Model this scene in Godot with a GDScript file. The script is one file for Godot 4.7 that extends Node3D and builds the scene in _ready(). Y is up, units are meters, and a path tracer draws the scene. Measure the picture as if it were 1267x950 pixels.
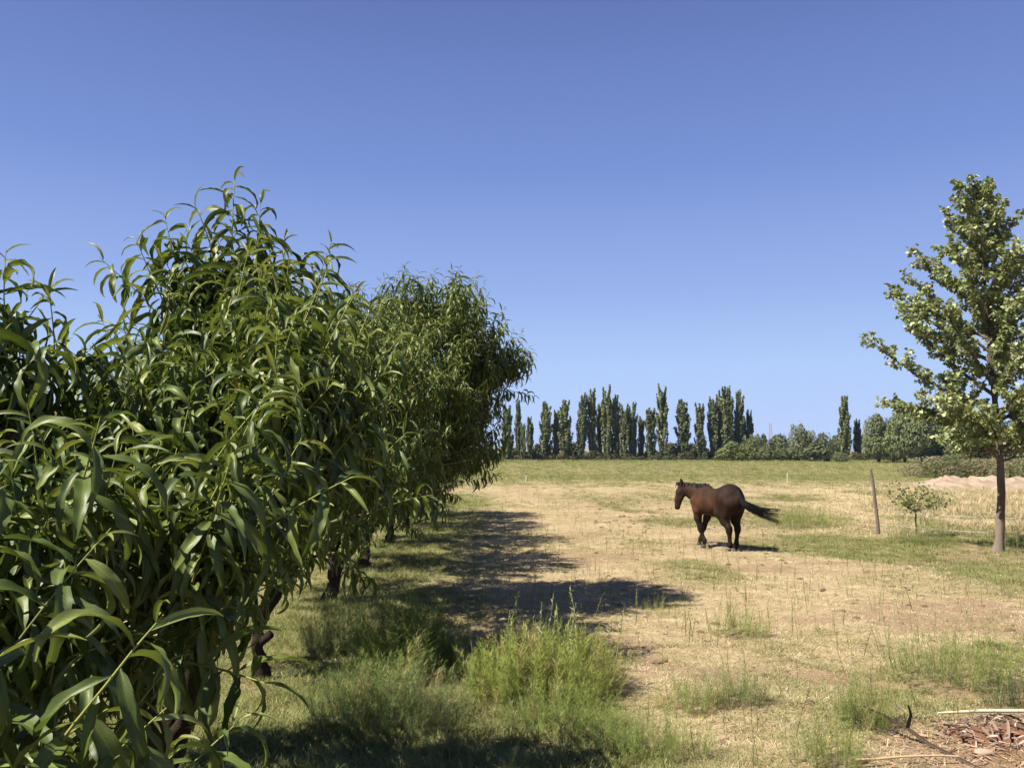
extends Node3D

const EYE := Vector3(0.0, 2.05, 0.0)
const PITCH := 4.6
const FOV := 50.03

var rng := RandomNumberGenerator.new()
var used := {}
var patch_noise := FastNoiseLite.new()
var small_noise := FastNoiseLite.new()
var bump_noise := FastNoiseLite.new()
var M := {}
var leaf_fine: Array[ArrayMesh] = []
var leaf_plain: Array[ArrayMesh] = []
var pending: Array = []


# ------------------------------------------------------------------ mesh helper
class Shape:
	var v := PackedVector3Array()
	var n := PackedVector3Array()
	var t := PackedVector2Array()
	var c := PackedColorArray()
	var f := PackedInt32Array()

	func point(p: Vector3, col: Color, uv := Vector2.ZERO) -> int:
		v.append(p)
		n.append(Vector3.ZERO)
		t.append(uv)
		c.append(col)
		return v.size() - 1

	func tri(a: int, b: int, d: int) -> void:      # clockwise seen from the front
		f.append(a)
		f.append(b)
		f.append(d)
		var w := (v[d] - v[a]).cross(v[b] - v[a])
		n[a] += w
		n[b] += w
		n[d] += w

	func tube(pts: PackedVector3Array, rad: PackedFloat32Array, sides: int, col: Color, rough := 0.0, noise: FastNoiseLite = null, col2 := Color(-1, 0, 0)) -> void:
		var first := v.size()
		var last := pts.size() - 1
		var side := Vector3.RIGHT
		var along := 0.0
		for j in pts.size():
			var dir := (pts[mini(j + 1, last)] - pts[maxi(j - 1, 0)]).normalized()
			if j == 0:
				side = Vector3.RIGHT if absf(dir.x) < 0.8 else Vector3.FORWARD
			else:
				along += pts[j].distance_to(pts[j - 1])
			var up := dir.cross(side).normalized()
			side = up.cross(dir).normalized()
			var shade := col if col2.r < 0.0 else col.lerp(col2, float(j) / last)
			for k in sides + 1:
				var a := TAU * float(k % sides) / sides
				var out := side * cos(a) + up * sin(a)
				var r := rad[j]
				if noise:
					r *= 1.0 + rough * noise.get_noise_3dv((pts[j] + out * rad[j]) * 9.0)
				point(pts[j] + out * r, shade, Vector2(float(k) / sides, along * 2.0))
		for j in last:
			for k in sides:
				var a := first + j * (sides + 1) + k
				var b := a + sides + 1
				tri(a, b + 1, a + 1)
				tri(a, b, b + 1)
		for j in pts.size():      # close the seam of the normals
			var a := first + j * (sides + 1)
			var w := n[a] + n[a + sides]
			n[a] = w
			n[a + sides] = w
		if rad[last] > 0.004:
			var tip := point(pts[last], col if col2.r < 0.0 else col2)
			for k in sides:
				tri(first + last * (sides + 1) + k, tip, first + last * (sides + 1) + k + 1)

	func blade(at: Vector3, dir: Vector3, lean: Vector3, w: float, low: Color, top: Color, segs := 2) -> void:
		var across := dir.cross(lean)
		across = (across if across.length() > 0.001 else Vector3.RIGHT).normalized() * w * 0.5
		var a := point(at - across, low, Vector2(0, 0))
		var b := point(at + across, low, Vector2(1, 0))
		for s in range(1, segs):
			var q := float(s) / segs
			var p := at + dir * q + lean * q * q
			var mid := low.lerp(top, q)
			var x := point(p - across * (1.0 - q * 0.5), mid, Vector2(0, q))
			var y := point(p + across * (1.0 - q * 0.5), mid, Vector2(1, q))
			tri(a, x, y)
			tri(a, y, b)
			a = x
			b = y
		var e := point(at + dir + lean, top, Vector2(0.5, 1))
		tri(a, e, b)

	func lump(at: Vector3, r: Vector3, col: Color, noise: FastNoiseLite, rough: float, rings := 6, sides := 8) -> void:
		var first := v.size()
		for j in rings + 1:
			var e := PI * (float(j) / rings - 0.5)
			for k in sides + 1:
				var a := TAU * float(k % sides) / sides
				var o := Vector3(cos(e) * cos(a), sin(e), cos(e) * sin(a))
				point(at + o * r * (1.0 + rough * noise.get_noise_3dv((at + o * 0.7) * 31.0)), col, Vector2(float(k) / sides, float(j) / rings))
		for j in rings:
			for k in sides:
				var a := first + j * (sides + 1) + k
				var b := a + sides + 1
				tri(a, a + 1, b + 1)
				tri(a, b + 1, b)

	func mesh(material: Material) -> ArrayMesh:
		for k in n.size():
			n[k] = n[k].normalized() if n[k].length_squared() > 1e-20 else Vector3.UP
		var a := []
		a.resize(Mesh.ARRAY_MAX)
		a[Mesh.ARRAY_VERTEX] = v
		a[Mesh.ARRAY_NORMAL] = n
		a[Mesh.ARRAY_TEX_UV] = t
		a[Mesh.ARRAY_COLOR] = c
		a[Mesh.ARRAY_INDEX] = f
		var m := ArrayMesh.new()
		m.add_surface_from_arrays(Mesh.PRIMITIVE_TRIANGLES, a)
		m.surface_set_material(0, material)
		return m


func numbered(called: String) -> String:
	if used.has(called):
		used[called] += 1
		return "%s_%03d" % [called, used[called]]
	used[called] = 0
	return called


func tag(o: Node3D, label: String, category: String, group := "", kind := "") -> Node3D:
	if label:
		o.set_meta("label", label)
	if category:
		o.set_meta("category", category)
	if group:
		o.set_meta("group", group)
	if kind:
		o.set_meta("kind", kind)
	return o


func thing(called: String, at: Vector3, label: String, category: String, group := "") -> Node3D:
	var o := Node3D.new()
	o.name = numbered(called)
	add_child(o, true)
	o.position = at
	tag(o, label, category, group)
	return o


func obj(called: String, m: Mesh, parent: Node3D = self) -> MeshInstance3D:
	var o := MeshInstance3D.new()
	o.name = numbered(called) if parent == self else called
	o.mesh = m
	parent.add_child(o, true)
	return o


func many(called: String, m: Mesh, where: Array[Transform3D], tint: PackedColorArray, parent: Node3D = self, kind := "stuff") -> MultiMeshInstance3D:
	var mm := MultiMesh.new()
	mm.transform_format = MultiMesh.TRANSFORM_3D
	mm.use_colors = true
	mm.mesh = m
	mm.instance_count = where.size()
	for k in where.size():
		mm.set_instance_transform(k, where[k])
		mm.set_instance_color(k, tint[k])
	var o := MultiMeshInstance3D.new()
	o.name = numbered(called) if parent == self else called
	o.multimesh = mm
	parent.add_child(o, true)
	if kind:
		o.set_meta("kind", kind)
	return o


func rnd(a: float, b: float) -> float:
	return a + (b - a) * rng.randf()


func ball() -> Vector3:
	return Vector3(rng.randfn(), rng.randfn(), rng.randfn()).normalized()


func tone(c: Color, spread: float, warm := 0.0) -> Color:
	var s := 1.0 + rnd(-spread, spread)
	var w := rnd(-warm, warm)
	return Color(c.r * s * (1.0 + w), c.g * s, c.b * s * (1.0 - w * 0.6))


func aim(at: Vector3, dir: Vector3, roll: float, size: float) -> Transform3D:
	var z := dir.normalized()
	var x := Vector3.UP.cross(z)
	x = x.normalized() if x.length() > 0.05 else Vector3.RIGHT
	x = x.rotated(z, roll)
	return Transform3D(Basis(x * size, z.cross(x) * size, z * size), at)


func upright(at: Vector3, turn: float, size: float, tilt := 0.0) -> Transform3D:
	var b := Basis(Vector3.UP, turn)
	if tilt != 0.0:
		b = Basis(Vector3(cos(turn * 3.0), 0, sin(turn * 3.0)), tilt) * b
	return Transform3D(b.scaled(Vector3.ONE * size), at)


# ------------------------------------------------------------------ the ground's shape and cover
func ground_y(x: float, z: float) -> float:
	var d := -z
	var y := bump_noise.get_noise_2d(x * 1.0, z * 1.0) * 0.05 + small_noise.get_noise_2d(x * 2.0, z * 2.0) * 0.022 + small_noise.get_noise_2d(x * 6.0 + 70.0, z * 6.0) * 0.020
	y *= 1.0 - smoothstep(200.0, 400.0, maxf(absf(x), d))
	return y


func greenness(x: float, z: float) -> float:
	var d := -z
	var p := patch_noise.get_noise_2d(x, z)
	var q := patch_noise.get_noise_2d(x * 3.1 + 90.0, z * 3.1)
	var g := 0.04
	g = maxf(g, 0.85 * exp(-pow((x + 2.3) / 1.7, 2.0)) * (1.0 - smoothstep(34.0, 44.0, d)))
	g = maxf(g, 0.74 * smoothstep(36.0, 62.0, d + 9.0 * p + 5.0 * q))
	g = maxf(g, 0.85 * (1.0 - smoothstep(0.3, 1.5, x + 0.3 * p + (d - 7.0) * 0.15)) * (1.0 - smoothstep(8.2, 10.0, d + p)))
	g = maxf(g, 0.66 * smoothstep(4.0, 7.5, x + p * 2.0) * smoothstep(10.5, 13.0, d) * (1.0 - smoothstep(18.5, 21.0, d)))
	g = maxf(g, 0.6 * exp(-pow((x - 8.2) / 2.2, 2.0) - pow((d - 24.0) / 5.0, 2.0)))
	g = maxf(g, 0.42 * exp(-pow((x - 6.0) / 5.0, 2.0) - pow((d - 36.0) / 6.0, 2.0)))
	g = maxf(g, 0.6 * smoothstep(0.03, 0.32, p) * smoothstep(1.5, 4.0, x))
	g = maxf(g, 0.26 * smoothstep(0.16, 0.42, p) * (1.0 - smoothstep(9.0, 14.0, d)))
	g *= 1.0 - 0.8 * smoothstep(2.6, 3.1, x) * (1.0 - smoothstep(5.9, 6.6, d))
	return clampf(g + 0.30 * q + 0.16 * p, 0.0, 1.0)


func bareness(x: float, z: float) -> float:
	var d := -z
	var p := patch_noise.get_noise_2d(x * 1.7 + 300.0, z * 1.7 - 50.0)
	var b := 0.8 * smoothstep(0.06, 0.30, p) * smoothstep(0.0, 1.6, x) * (1.0 - smoothstep(10.0, 34.0, d) * 0.75)
	b = maxf(b, 0.95 * smoothstep(2.2, 3.0, x - p * 0.5) * (1.0 - smoothstep(5.9, 6.7, d + p * 0.6)))
	b = maxf(b, 0.9 * smoothstep(21.0, 25.0, x) * smoothstep(43.0, 46.0, d) * (1.0 - smoothstep(49.0, 53.0, d)))
	return clampf(b, 0.0, 1.0)


func litter(x: float, z: float) -> Color:
	var d := -z
	var g := greenness(x, z)
	var b := bareness(x, z)
	var straw := Color(0.60, 0.50, 0.345).lerp(Color(0.52, 0.435, 0.28), clampf(0.5 + patch_noise.get_noise_2d(x * 2.0 - 70.0, z * 2.0) * 1.6, 0.0, 1.0))
	var soil := Color(0.43, 0.32, 0.23)
	if d < 9.0 and x > 2.0:
		soil = soil.lerp(Color(0.30, 0.17, 0.10), smoothstep(2.8, 3.8, x) * (1.0 - smoothstep(5.6, 6.6, d)))
	if d > 40.0:
		soil = Color(0.47, 0.36, 0.24)
	var c := straw.lerp(Color(0.155, 0.185, 0.058), g * 0.85)
	return c.lerp(soil, b)


# ------------------------------------------------------------------ materials
func plain(called: String, c: Color, rough: float, spec := 0.35) -> StandardMaterial3D:
	var m := StandardMaterial3D.new()
	m.resource_name = called
	m.albedo_color = c.linear_to_srgb()
	m.roughness = rough
	m.metallic_specular = spec
	m.vertex_color_use_as_albedo = true
	M[called] = m
	return m


func leafy(called: String, c: Color, rough: float, through: float, spec := 0.4) -> StandardMaterial3D:
	var m := plain(called, c, rough, spec)
	m.backlight_enabled = true
	m.backlight = Color(through, through, through * 0.55).linear_to_srgb()
	m.cull_mode = BaseMaterial3D.CULL_DISABLED
	return m


func straw_picture() -> Array:
	var size := 1024
	var im := Image.create(size, size, true, Image.FORMAT_RGBA8)
	var hi := Image.create(size, size, true, Image.FORMAT_RGBA8)
	im.fill(Color(0.72, 0.70, 0.66))
	hi.fill(Color(0.3, 0.3, 0.3))
	for k in 30000:
		var x := rnd(0, size)
		var y := rnd(0, size)
		var a := rnd(0, TAU)
		var bend := rnd(-0.04, 0.04)
		var s := rnd(0.42, 1.0)
		if k < 9000:
			s *= 0.72
		var col := Color(s, s * rnd(0.93, 1.0), s * rnd(0.78, 0.98))
		var lift := rnd(0.25, 1.0) * (0.4 + 0.6 * k / 30000.0)
		for i in int(rnd(5, 26)):
			x += cos(a)
			y += sin(a)
			a += bend
			var px := posmod(int(x), size)
			var py := posmod(int(y), size)
			im.set_pixel(px, py, col)
			hi.set_pixel(px, py, Color(lift, lift, lift))
	im.generate_mipmaps()
	hi.generate_mipmaps()
	return [ImageTexture.create_from_image(im), ImageTexture.create_from_image(hi)]


func leaf_picture() -> ImageTexture:
	var im := Image.create(64, 256, true, Image.FORMAT_RGBA8)
	for y in 256:
		for x in 64:
			var u := absf(x - 31.5) / 32.0
			var s := 0.80 + 0.10 * small_noise.get_noise_2d(x * 4.0, y * 4.0)
			var vein := fposmod(y / 256.0 * 22.0 - u * 2.4, 1.0)
			s += 0.09 * (1.0 - smoothstep(0.0, 0.22, absf(vein - 0.5))) * (1.0 - u * 0.6)
			s -= 0.06 * smoothstep(0.7, 1.0, u)
			var rib := 1.0 - smoothstep(0.03, 0.09, u)
			var col := Color(s, s, s * 0.95).lerp(Color(1.0, 1.0, 0.86), rib * 0.8)
			im.set_pixel(x, y, col.clamp())
	im.generate_mipmaps()
	return ImageTexture.create_from_image(im)


func bark_pictures(stretch: float) -> Array:
	var im := Image.create(256, 256, true, Image.FORMAT_RGBA8)
	var hi := Image.create(256, 256, true, Image.FORMAT_RGBA8)
	for y in 256:
		for x in 256:
			var a := TAU * x / 256.0
			var b := TAU * y / 256.0
			var p := Vector3(cos(a) * 20.0 * stretch, sin(a) * 20.0 * stretch, 0) + Vector3(0, cos(b), sin(b)) * 14.0
			var h := 1.0 - absf(small_noise.get_noise_3dv(p)) * 2.6
			var q := 0.5 + 0.5 * small_noise.get_noise_3dv(p * 2.7 + Vector3(50, 0, 0))
			var s := clampf(0.45 + 0.4 * q - 0.35 * maxf(h - 0.5, 0.0), 0.0, 1.0)
			im.set_pixel(x, y, Color(s, s * 0.97, s * 0.94))
			var l := clampf(0.9 - maxf(h, 0.0) * 0.6 + q * 0.2, 0.0, 1.0)
			hi.set_pixel(x, y, Color(l, l, l))
	im.generate_mipmaps()
	hi.generate_mipmaps()
	return [ImageTexture.create_from_image(im), ImageTexture.create_from_image(hi)]


func make_materials() -> void:
	var straw := straw_picture()
	var g := plain("ground", Color(1.25, 1.25, 1.25).clamp(), 0.95, 0.15)
	g.albedo_color = Color.WHITE
	g.albedo_texture = straw[0]
	g.heightmap_enabled = true
	g.heightmap_texture = straw[1]
	g.heightmap_scale = 1.6
	var lf := leafy("peach_leaf", Color.WHITE, 0.47, 0.60, 0.42)
	lf.albedo_texture = leaf_picture()
	var tints := [Color(0.150, 0.212, 0.050), Color(0.208, 0.272, 0.068), Color(0.098, 0.148, 0.036), Color(0.285, 0.345, 0.100), Color(0.155, 0.220, 0.066), Color(0.34, 0.385, 0.13), Color(0.46, 0.36, 0.09), Color(0.30, 0.13, 0.05)]
	for k in tints.size():
		var one: StandardMaterial3D = lf.duplicate()
		one.resource_name = "peach_leaf_tone"
		one.albedo_color = tints[k].linear_to_srgb()
		M["leaf_tone_%d" % k] = one
	var bark := bark_pictures(1.0)
	var bk := plain("bark", Color.WHITE, 0.9, 0.2)
	bk.albedo_texture = bark[0]
	bk.heightmap_enabled = true
	bk.heightmap_texture = bark[1]
	bk.heightmap_scale = 3.0
	plain("twig", Color.WHITE, 0.55)
	leafy("grass", Color.WHITE, 0.7, 0.5, 0.25)
	leafy("far_leaf", Color.WHITE, 0.6, 0.5, 0.3)
	leafy("broad_leaf", Color.WHITE, 0.40, 0.6, 0.34)
	plain("coat", Color.WHITE, 0.66, 0.2)
	plain("hair", Color.WHITE, 0.5, 0.4)
	plain("horn", Color.WHITE, 0.45)
	plain("eye", Color.WHITE, 0.08, 0.6)
	plain("wood", Color.WHITE, 0.85, 0.2)
	plain("wire", Color.WHITE, 0.4, 0.5)
	plain("earth", Color.WHITE, 0.95, 0.1)


# ------------------------------------------------------------------ leaves
func peach_leaf(bend: float, twist: float, fold: float, wave: float, segs: int, halves: int, start := 0.25) -> ArrayMesh:
	var s := Shape.new()
	var white := Color.WHITE
	var p := Vector3.ZERO
	var cols := halves * 2 + 1
	var first := 0
	for j in segs + 1:
		var q := float(j) / segs
		var pitch := start - bend * pow(q, 1.25)
		if j > 0:
			p += Vector3(0, sin(pitch), cos(pitch)) / segs
		var w := 0.077 * pow(sin(PI * pow(clampf(q * 0.97 + 0.015, 0.0, 1.0), 0.80)), 0.85) + 0.006
		if q < 0.07:
			w = 0.010 + 0.012 * q / 0.07
		var nor := Vector3(0, cos(pitch), -sin(pitch))
		var tw := twist * q
		for k in cols:
			var u := float(k - halves) / halves
			var au := absf(u)
			var off := Vector3.RIGHT * u * w * cos(fold) + nor * (au * w * sin(fold) + wave * au * au * sin(q * 24.0 + u * 1.1) * sin(PI * q))
			off = off.rotated(Vector3(0, sin(pitch), cos(pitch)), tw)
			s.point(p + off, white, Vector2(0.5 + 0.5 * u, q))
	for j in segs:
		for k in cols - 1:
			var a := first + j * cols + k
			s.tri(a, a + 1, a + cols + 1)
			s.tri(a, a + cols + 1, a + cols)
	return s.mesh(M.peach_leaf)


func broad_leaf(fold: float, curl: float) -> ArrayMesh:
	var s := Shape.new()
	var rows := [[0.0, 0.02], [0.42, 0.03], [0.44, 0.30], [0.56, 0.47], [0.76, 0.40], [1.0, 0.20], [1.22, 0.01]]
	for r in rows:
		var q: float = r[0]
		var w: float = r[1]
		for u in [-1.0, 0.0, 1.0]:
			s.point(Vector3(u * w, absf(u) * w * fold - curl * q * q, q), Color.WHITE, Vector2(0.5 + u * 0.5, q))
	for j in rows.size() - 1:
		for k in 2:
			var a := j * 3 + k
			s.tri(a, a + 1, a + 4)
			s.tri(a, a + 4, a + 3)
	return s.mesh(M.broad_leaf)


# ------------------------------------------------------------------ peach trees
func nearest(nodes: PackedVector3Array, p: Vector3, core: Vector3) -> Vector3:
	var best := 1e9
	var at := nodes[0]
	var reach := p.distance_squared_to(core)
	for q in nodes:
		var d := q.distance_squared_to(p)
		if d < best and q.distance_squared_to(core) < reach:
			best = d
			at = q
	return at


func bow(a: Vector3, b: Vector3, lift: float, steps: int, shake: float) -> PackedVector3Array:
	var mid := a.lerp(b, 0.5) + Vector3.UP * lift
	var out := PackedVector3Array()
	for k in steps + 1:
		var q := float(k) / steps
		var p := a.lerp(mid, q).lerp(mid.lerp(b, q), q)
		if k > 0 and k < steps:
			p += ball() * shake
		out.append(p)
	return out


func falling(a: float, b: float, count: int) -> PackedFloat32Array:
	var out := PackedFloat32Array()
	for k in count:
		out.append(lerpf(a, b, float(k) / (count - 1)))
	return out


func dress(pts: PackedVector3Array, length: float, base: Vector3, detail: int, xf: Array[Transform3D], kinds: Array[int], tints: Array[int], twigs: Shape) -> void:
	# leaves all along one shoot, and the shoot itself
	var count := int(length / 0.0195)
	var spin := rnd(0, TAU)
	for k in count:
		var q := 0.04 + 0.96 * float(k) / count
		var fi := 2.0 + q * 6.0
		var i0 := mini(int(fi), 7)
		var on := pts[i0].lerp(pts[i0 + 1], fi - i0)
		var axis := (pts[i0 + 1] - pts[i0]).normalized()
		spin += 2.4 + rnd(-0.3, 0.3)
		var side := axis.cross(Vector3.RIGHT if absf(axis.x) < 0.7 else Vector3.BACK).normalized().rotated(axis, spin)
		var young := smoothstep(0.80, 1.0, q)
		var d := side * lerpf(0.9, 0.45, young) + axis * lerpf(0.30, 0.85, young) + Vector3.UP * (0.15 - 1.5 * pow(rng.randf(), 0.8)) * (1.0 - young * 0.75)
		var size := rnd(0.115, 0.21) * (1.14 if detail == 1 else 1.0) * lerpf(1.0, 0.5, young) * (0.8 if q < 0.12 else 1.0)
		if on.distance_to(EYE) < 0.75 or (on + d * size).distance_to(EYE) < 0.7:
			continue
		xf.append(aim(on - base, d, rnd(-0.7, 0.7), size))
		kinds.append(rng.randi() % 6 if young < 0.5 else 6 + rng.randi() % 2)
		var tn := rng.randi() % 3 if rng.randf() < 0.62 else 3 + rng.randi() % 2
		if young > 0.45 and rng.randf() < 0.75:
			tn = 3 if rng.randf() < 0.5 else 5
		if q < 0.5 and rng.randf() < 0.012:
			tn = 6 if rng.randf() < 0.7 else 7
		tints.append(tn)
	for q in pts.size():
		pts[q] -= base
	twigs.tube(pts, PackedFloat32Array([0.0055, 0.005, 0.0045, 0.004, 0.0035, 0.003, 0.0025, 0.002, 0.001]), 4 if detail > 0 else 3, Color(0.19, 0.15, 0.06), 0.0, null, Color(0.23, 0.27, 0.07))


func peach_tree(label: String, base: Vector3, fork: Vector3, lumps: Array, detail: int, seed_: int, leaders: Array = []) -> void:
	rng.seed = seed_
	base.y = ground_y(base.x, base.z) - 0.02
	var root := thing("peach_tree", base, label, "peach tree", "peach trees of the orchard row")
	var bark_c := Color(0.20, 0.145, 0.125)
	var s := Shape.new()
	var path := bow(base - base, fork - base, 0.0, 12, 0.014)
	path[0] = Vector3(0, -0.08, 0)
	var slim := 0.70 if detail > 0 else 1.0
	var rad := falling(0.100 * slim, 0.080 * slim, path.size())
	rad[0] = 0.135 * slim
	rad[1] = 0.112 * slim
	rad[path.size() - 1] = 0.05 * slim
	s.tube(path, rad, 18, bark_c, 0.7, bump_noise)
	if detail == 2:
		# sawn-off stub of an old limb
		var knot := path[6]
		s.tube(bow(knot, knot + Vector3(0.12, 0.10, 0.02), 0.0, 3, 0.0), PackedFloat32Array([0.05, 0.045, 0.042, 0.038]), 9, bark_c, 0.3, bump_noise)
	obj("trunk", s.mesh(M.bark), root)
	var nodes := PackedVector3Array([fork])
	for l in lumps:
		var c: Vector3 = l[0]
		var r: Vector3 = l[1]
		var limb := Shape.new()
		var lp := bow(path[9], c + Vector3(0, r.y * 0.3, 0) - base, -0.06 * fork.distance_to(c), 11, 0.03)
		limb.tube(lp, falling(0.066 * slim, 0.014, lp.size()), 10, bark_c, 0.6, bump_noise, Color(0.19, 0.15, 0.09))
		obj("limb", limb.mesh(M.bark), root)
		for k in range(2, lp.size()):
			nodes.append(lp[k] + base)
	var twigs := Shape.new()
	for l in lumps:
		var c: Vector3 = l[0]
		var r: Vector3 = l[1]
		for k in int(l[2] / 6.0) + 4:
			var dir := ball()
			var target := c + dir * r * rnd(0.35, 0.8)
			var from := nearest(nodes, target, fork)
			var tp := bow(from, target, -0.05 * from.distance_to(target), 4, 0.02)
			for q in range(1, tp.size()):
				nodes.append(tp[q])
			for q in tp.size():
				tp[q] -= base
			twigs.tube(tp, falling(0.012, 0.006, tp.size()), 4, Color(0.17, 0.12, 0.07), 0.0, null, Color(0.22, 0.18, 0.07))
	var xf: Array[Transform3D] = []
	var kinds: Array[int] = []
	var tints: Array[int] = []
	for l in lumps:
		var c: Vector3 = l[0]
		var r: Vector3 = l[1]
		var made := 0
		var tries := 0
		while made < l[2] and tries < l[2] * 6:
			tries += 1
			var dir := ball()
			if rng.randf() > 0.62 + 0.38 * dir.y:
				continue
			var at := c + dir * r * rnd(0.45, 0.93)
			var buried := false
			for o in lumps:
				if o != l and ((at - o[0]) / o[1]).length() < 0.5:
					buried = true
			if buried and rng.randf() < 0.7:
				continue
			made += 1
			var from := nearest(nodes, at, fork)
			var out := (at - c) / r
			if r.x < 0.2:
				out = Vector3(out.x * 0.25, 0.5, out.z * 0.25)
			var heading := (out * 0.75 + Vector3.UP * rnd(0.35, 1.05) + ball() * 0.42).normalized()
			var length := rnd(0.28, 0.55) * (1.15 if out.y > 0.5 else 1.0)
			# the shoot grows up and out, then nods over
			var pts := PackedVector3Array([from, from.lerp(at, 0.55) + Vector3.UP * -0.015, at])
			var p := at
			var h := heading
			var sag := rnd(0.10, 0.5)
			for k in 6:
				h = (h + Vector3.DOWN * sag * 0.14 + ball() * 0.05).normalized()
				p += h * length / 6.0
				pts.append(p)
			dress(pts, length, base, detail, xf, kinds, tints, twigs)
	for l in leaders:
		var at: Vector3 = l[0]
		var tip: Vector3 = l[1]
		var from := nearest(nodes, at, fork)
		var pts := PackedVector3Array([from, from.lerp(at, 0.5) + Vector3.DOWN * 0.01, at])
		var side := ball() * 0.03
		for k in range(1, 7):
			var q := k / 6.0
			pts.append(at.lerp(tip, q) + side * sin(PI * q) + Vector3.DOWN * 0.03 * q * q)
		dress(pts, at.distance_to(tip), base, detail, xf, kinds, tints, twigs)
	obj("twigs", twigs.mesh(M.twig), root).set_meta("kind", "stuff")
	pending.append({"root": root, "xf": xf, "kinds": kinds, "tints": tints, "detail": detail})


func hang_leaves() -> void:
	# the 300 leaves of each near tree that show largest hang as single leaves, the rest as a mass
	var view := Transform3D(Basis(Vector3.RIGHT, deg_to_rad(PITCH)), EYE).affine_inverse()
	var depth := PackedFloat32Array()
	depth.resize(110 * 82)
	depth.fill(1e9)
	for pass_ in 2:
		for job in pending:
			if job.detail == 0 and pass_ == 1:
				continue
			var list: Array = []
			for k in job.xf.size():
				var t: Transform3D = job.xf[k]
				var p: Vector3 = view * (job.root.position + t.origin + t.basis.z * 0.45 - t.basis.y * 0.2)
				if p.z > -0.3:
					continue
				var sx := 633.0 - 1018.0 * p.x / p.z
				var sy := 475.0 + 1018.0 * p.y / p.z
				if sx < 0 or sy < 0 or sx > 1266 or sy > 949:
					continue
				var cell := int(sy / 12.0) * 110 + int(sx / 12.0)
				if pass_ == 0:
					depth[cell] = minf(depth[cell], -p.z)
				elif -p.z < depth[cell] + 0.10:
					list.append([t.basis.z.length() / -p.z, k])
			if pass_ == 1:
				list.sort_custom(func(a, b): return a[0] > b[0])
				job.single = {}
				for k in mini(300, list.size()):
					job.single[list[k][1]] = true
	var colors: Array[Color] = []
	for k in 8:
		colors.append((M["leaf_tone_%d" % k] as StandardMaterial3D).albedo_color.srgb_to_linear())
	for job in pending:
		rng.seed = 77
		var meshes: Array[ArrayMesh] = leaf_fine if job.detail > 0 else leaf_plain
		var single: Dictionary = job.get("single", {})
		for kind in 8:
			var where: Array[Transform3D] = []
			var tint := PackedColorArray()
			for k in job.xf.size():
				if job.kinds[k] != kind:
					continue
				if single.has(k):
					var o := obj("leaf", meshes[kind], job.root)
					o.transform = job.xf[k]
					o.material_override = M["leaf_tone_%d" % job.tints[k]]
				else:
					where.append(job.xf[k])
					tint.append(tone(colors[job.tints[k]], 0.16, 0.06))
			if where.size():
				many("foliage", meshes[kind], where, tint, job.root)


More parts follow.
